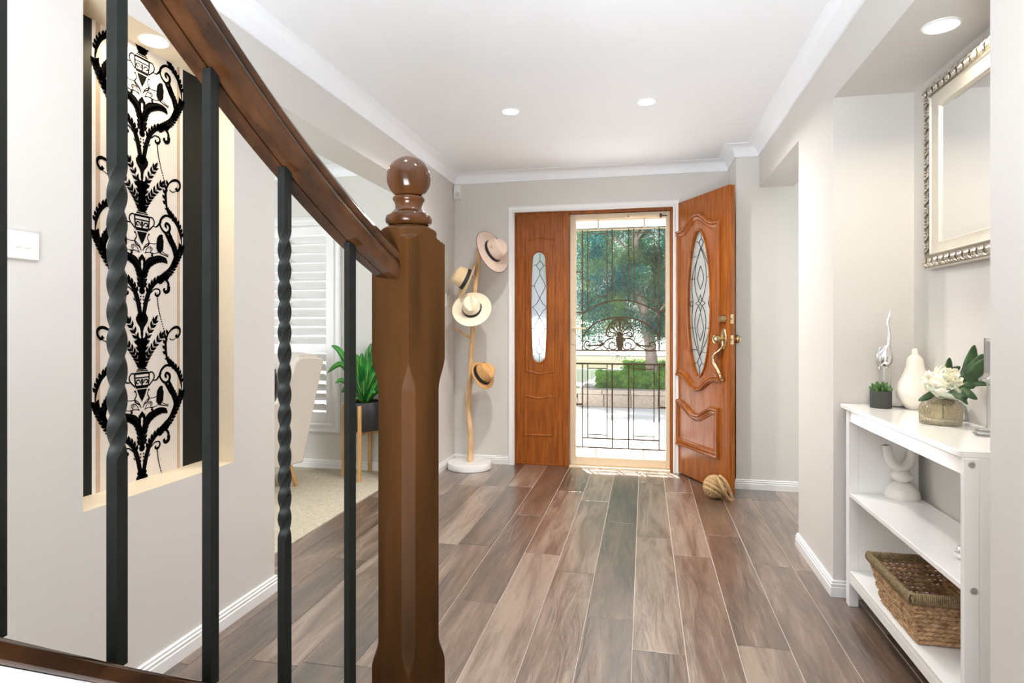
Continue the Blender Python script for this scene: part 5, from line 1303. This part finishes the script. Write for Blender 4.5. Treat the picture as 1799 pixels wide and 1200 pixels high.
# leaves as scattered quads
def leafcloud(name, m, parent, N, sampler, L_, W_, seed, kind='stuff', droop=.3):
    r = random.Random(seed); V = []; Fc = []
    for _ in range(N):
        p = sampler(r)
        if p is None: continue
        th, ph = r.uniform(0, 2 * PI), r.uniform(-1.0, 1.0) - droop
        d = Vector((math.cos(th) * math.cos(ph), math.sin(th) * math.cos(ph), math.sin(ph)))
        s_ = d.cross(Vector((r.uniform(-1, 1), r.uniform(-1, 1), r.uniform(-1, 1)))).normalized()
        l = L_ * r.uniform(.6, 1.3); w_ = W_ * r.uniform(.7, 1.2); k = len(V)
        V += [tuple(p), tuple(p + d * l * .5 + s_ * w_), tuple(p + d * l), tuple(p + d * l * .5 - s_ * w_)]; Fc.append((k, k + 1, k + 2, k + 3))
    me = bpy.data.meshes.new(name); me.from_pydata(V, [], Fc); me.materials.append(m)
    o = bpy.data.objects.new(name, me); C.objects.link(o); o.parent = parent
    if kind: o['kind'] = kind
    return o
def hedge(x0, x1, y0, y1, z0, z1, label, N, seed):
    h = empty('hedge', ((x0 + x1) / 2, (y0 + y1) / 2, z0), label=label, cat='hedge')
    hx, hy, hz = (x1 - x0) / 2, (y1 - y0) / 2, z1 - z0
    MB().box(-hx + .04, hx - .04, -hy + .04, hy - .04, 0, hz - .04).build('twig_core', M['hedge'], h)
    def smp(r):
        f = r.random(); x = r.uniform(-hx, hx); y = r.uniform(-hy, hy); z = r.uniform(0, hz)
        if f < .55: y = -hy + r.uniform(0, .05)
        elif f < .85: z = hz - r.uniform(0, .05)
        elif f < .93: x = -hx + r.uniform(0, .05)
        else: x = hx - r.uniform(0, .05)
        return Vector((x, y, z))
    leafcloud('foliage', M['hedge'], h, N, smp, .035, .010, seed)
hedge(-.76, 3.2, 9.93, 10.45, .16, .43, 'clipped green hedge behind the retaining wall', 16000, 4)
hedge(-2.6, -1.08, 10.05, 10.5, -.03, .14, 'low clipped hedge beside the pale green fence', 5000, 5)
hedge(-.4, 3.6, 11.9, 12.4, .16, .50, 'second hedge row behind the tree trunk', 8000, 6)
# tree
tr = empty('garden_tree', (.14, 11.25, .15), label='large leafy gum tree with pale trunk beyond the driveway', cat='tree')
tp = [Vector((0, 0, -.1)), Vector((-.02, 0, .5)), Vector((-.12, .02, 1.1)), Vector((-.26, .1, 1.9)), Vector((-.30, .15, 2.7)), Vector((-.2, .2, 3.4))]
P = cat(tp, 5); MB().tube(P, [.115 - .07 * i / len(P) for i in range(len(P))], 14).build('trunk', M['bark'], tr, smooth=60)
rs = random.Random(14); tips = []
for k in range(6):
    i = 9 + 2 * k; i = min(i, len(P) - 2); a = k * 2.4; L_ = rs.uniform(.7, 1.5); b = P[i]; e_ = b + Vector((math.cos(a) * L_, math.sin(a) * L_ * .8, rs.uniform(-.25, .8)))
    m_ = b.lerp(e_, .5) + Vector((0, 0, .25)); tips += [m_, e_]
    MB().tube(cat([b, m_, e_], 4), [.030, .028, .024, .020, .016, .012, .010, .008, .005], 6).build('branch', M['bark'], tr, smooth=60)
cl = []
for k in range(260):
    a = rs.uniform(0, 2 * PI); rr = rs.random() ** .5; z = rs.uniform(.85, 3.7)
    R_ = 2.2 * math.sqrt(max(.25, 1 - ((z - 2.3) / 2.1) ** 2)); x_ = math.cos(a) * rr * R_ - .05
    if x_ < -1.25 and z < 2.0: continue
    cl.append((Vector((x_, math.sin(a) * rr * R_ * .60 + .45, z)), rs.uniform(.22, .42)))
def smp(r):
    c, s_ = cl[int(r.random() * len(cl))]
    v = Vector((r.gauss(0, 1), r.gauss(0, 1), r.gauss(0, 1))).normalized() * s_ * r.random() ** .5
    return c + v
leafcloud('foliage', M['treeleaf'], tr, 260000, smp, .052, .0085, 8, droop=.5)
# fence and neighbour's house
fe = empty('metal_fence', (-2, 14.2, -1.7), label='pale green ribbed metal fence beyond the driveway', cat='fence')
for k in range(8):
    x0_ = -4.0 + k * .82; mb = MB(); rows = []
    prof = []
    for j in range(41): prof.append((x0_ + .80 * j / 40, .018 * (1 if (j // 4) % 2 else -1)))
    mb.grid([[(x, y, 0) for x, y in prof], [(x, y, 1.82) for x, y in prof]]); mb.build('fence_panel', M['fence'], fe, smooth=0)
MB().box(-4.1, 2.6, -.03, .03, 1.82, 1.87).build('top_rail', M['fence'], fe)
ho = empty('neighbour_house', (0, 21, -2.6), label='low cream house with pale metal roof behind the hedge', cat='house')
MB().box(-9, 9, 0, 6, 0, 2.62).build('wall', M['render'], ho)
MB().box(-9.5, 9.5, -.62, -.50, 2.74, 2.79).build('gutter', M['gutter'], ho)
MB().box(-9.5, 9.5, -.60, -.51, 2.62, 2.738).build('fascia', M['render'], ho)
MB().box(-9.5, 9.5, -.5, .0, 2.60, 2.64).build('eave', M['roof'], ho)
MB().grid([[(-9.5, -.5, 2.76), (9.5, -.5, 2.76)], [(-7, 3, 4.0), (7, 3, 4.0)], [(-9.5, 6.5, 2.76), (9.5, 6.5, 2.76)]]).build('roof', M['roof'], ho, smooth=0)
for x_ in (-6.2, -.85, .65, 2.3, 5.4):
    w_ = MB().box(x_, x_ + 1.3, -.03, .02, 1.25, 2.42).build('window', M['trim'], ho)
    MB().box(x_ + .05, x_ + .62, -.035, -.02, 1.30, 2.37).build('pane', M['darkglass'], w_); MB().box(x_ + .68, x_ + 1.25, -.035, -.02, 1.30, 2.37).build('pane', M['darkglass'], w_)
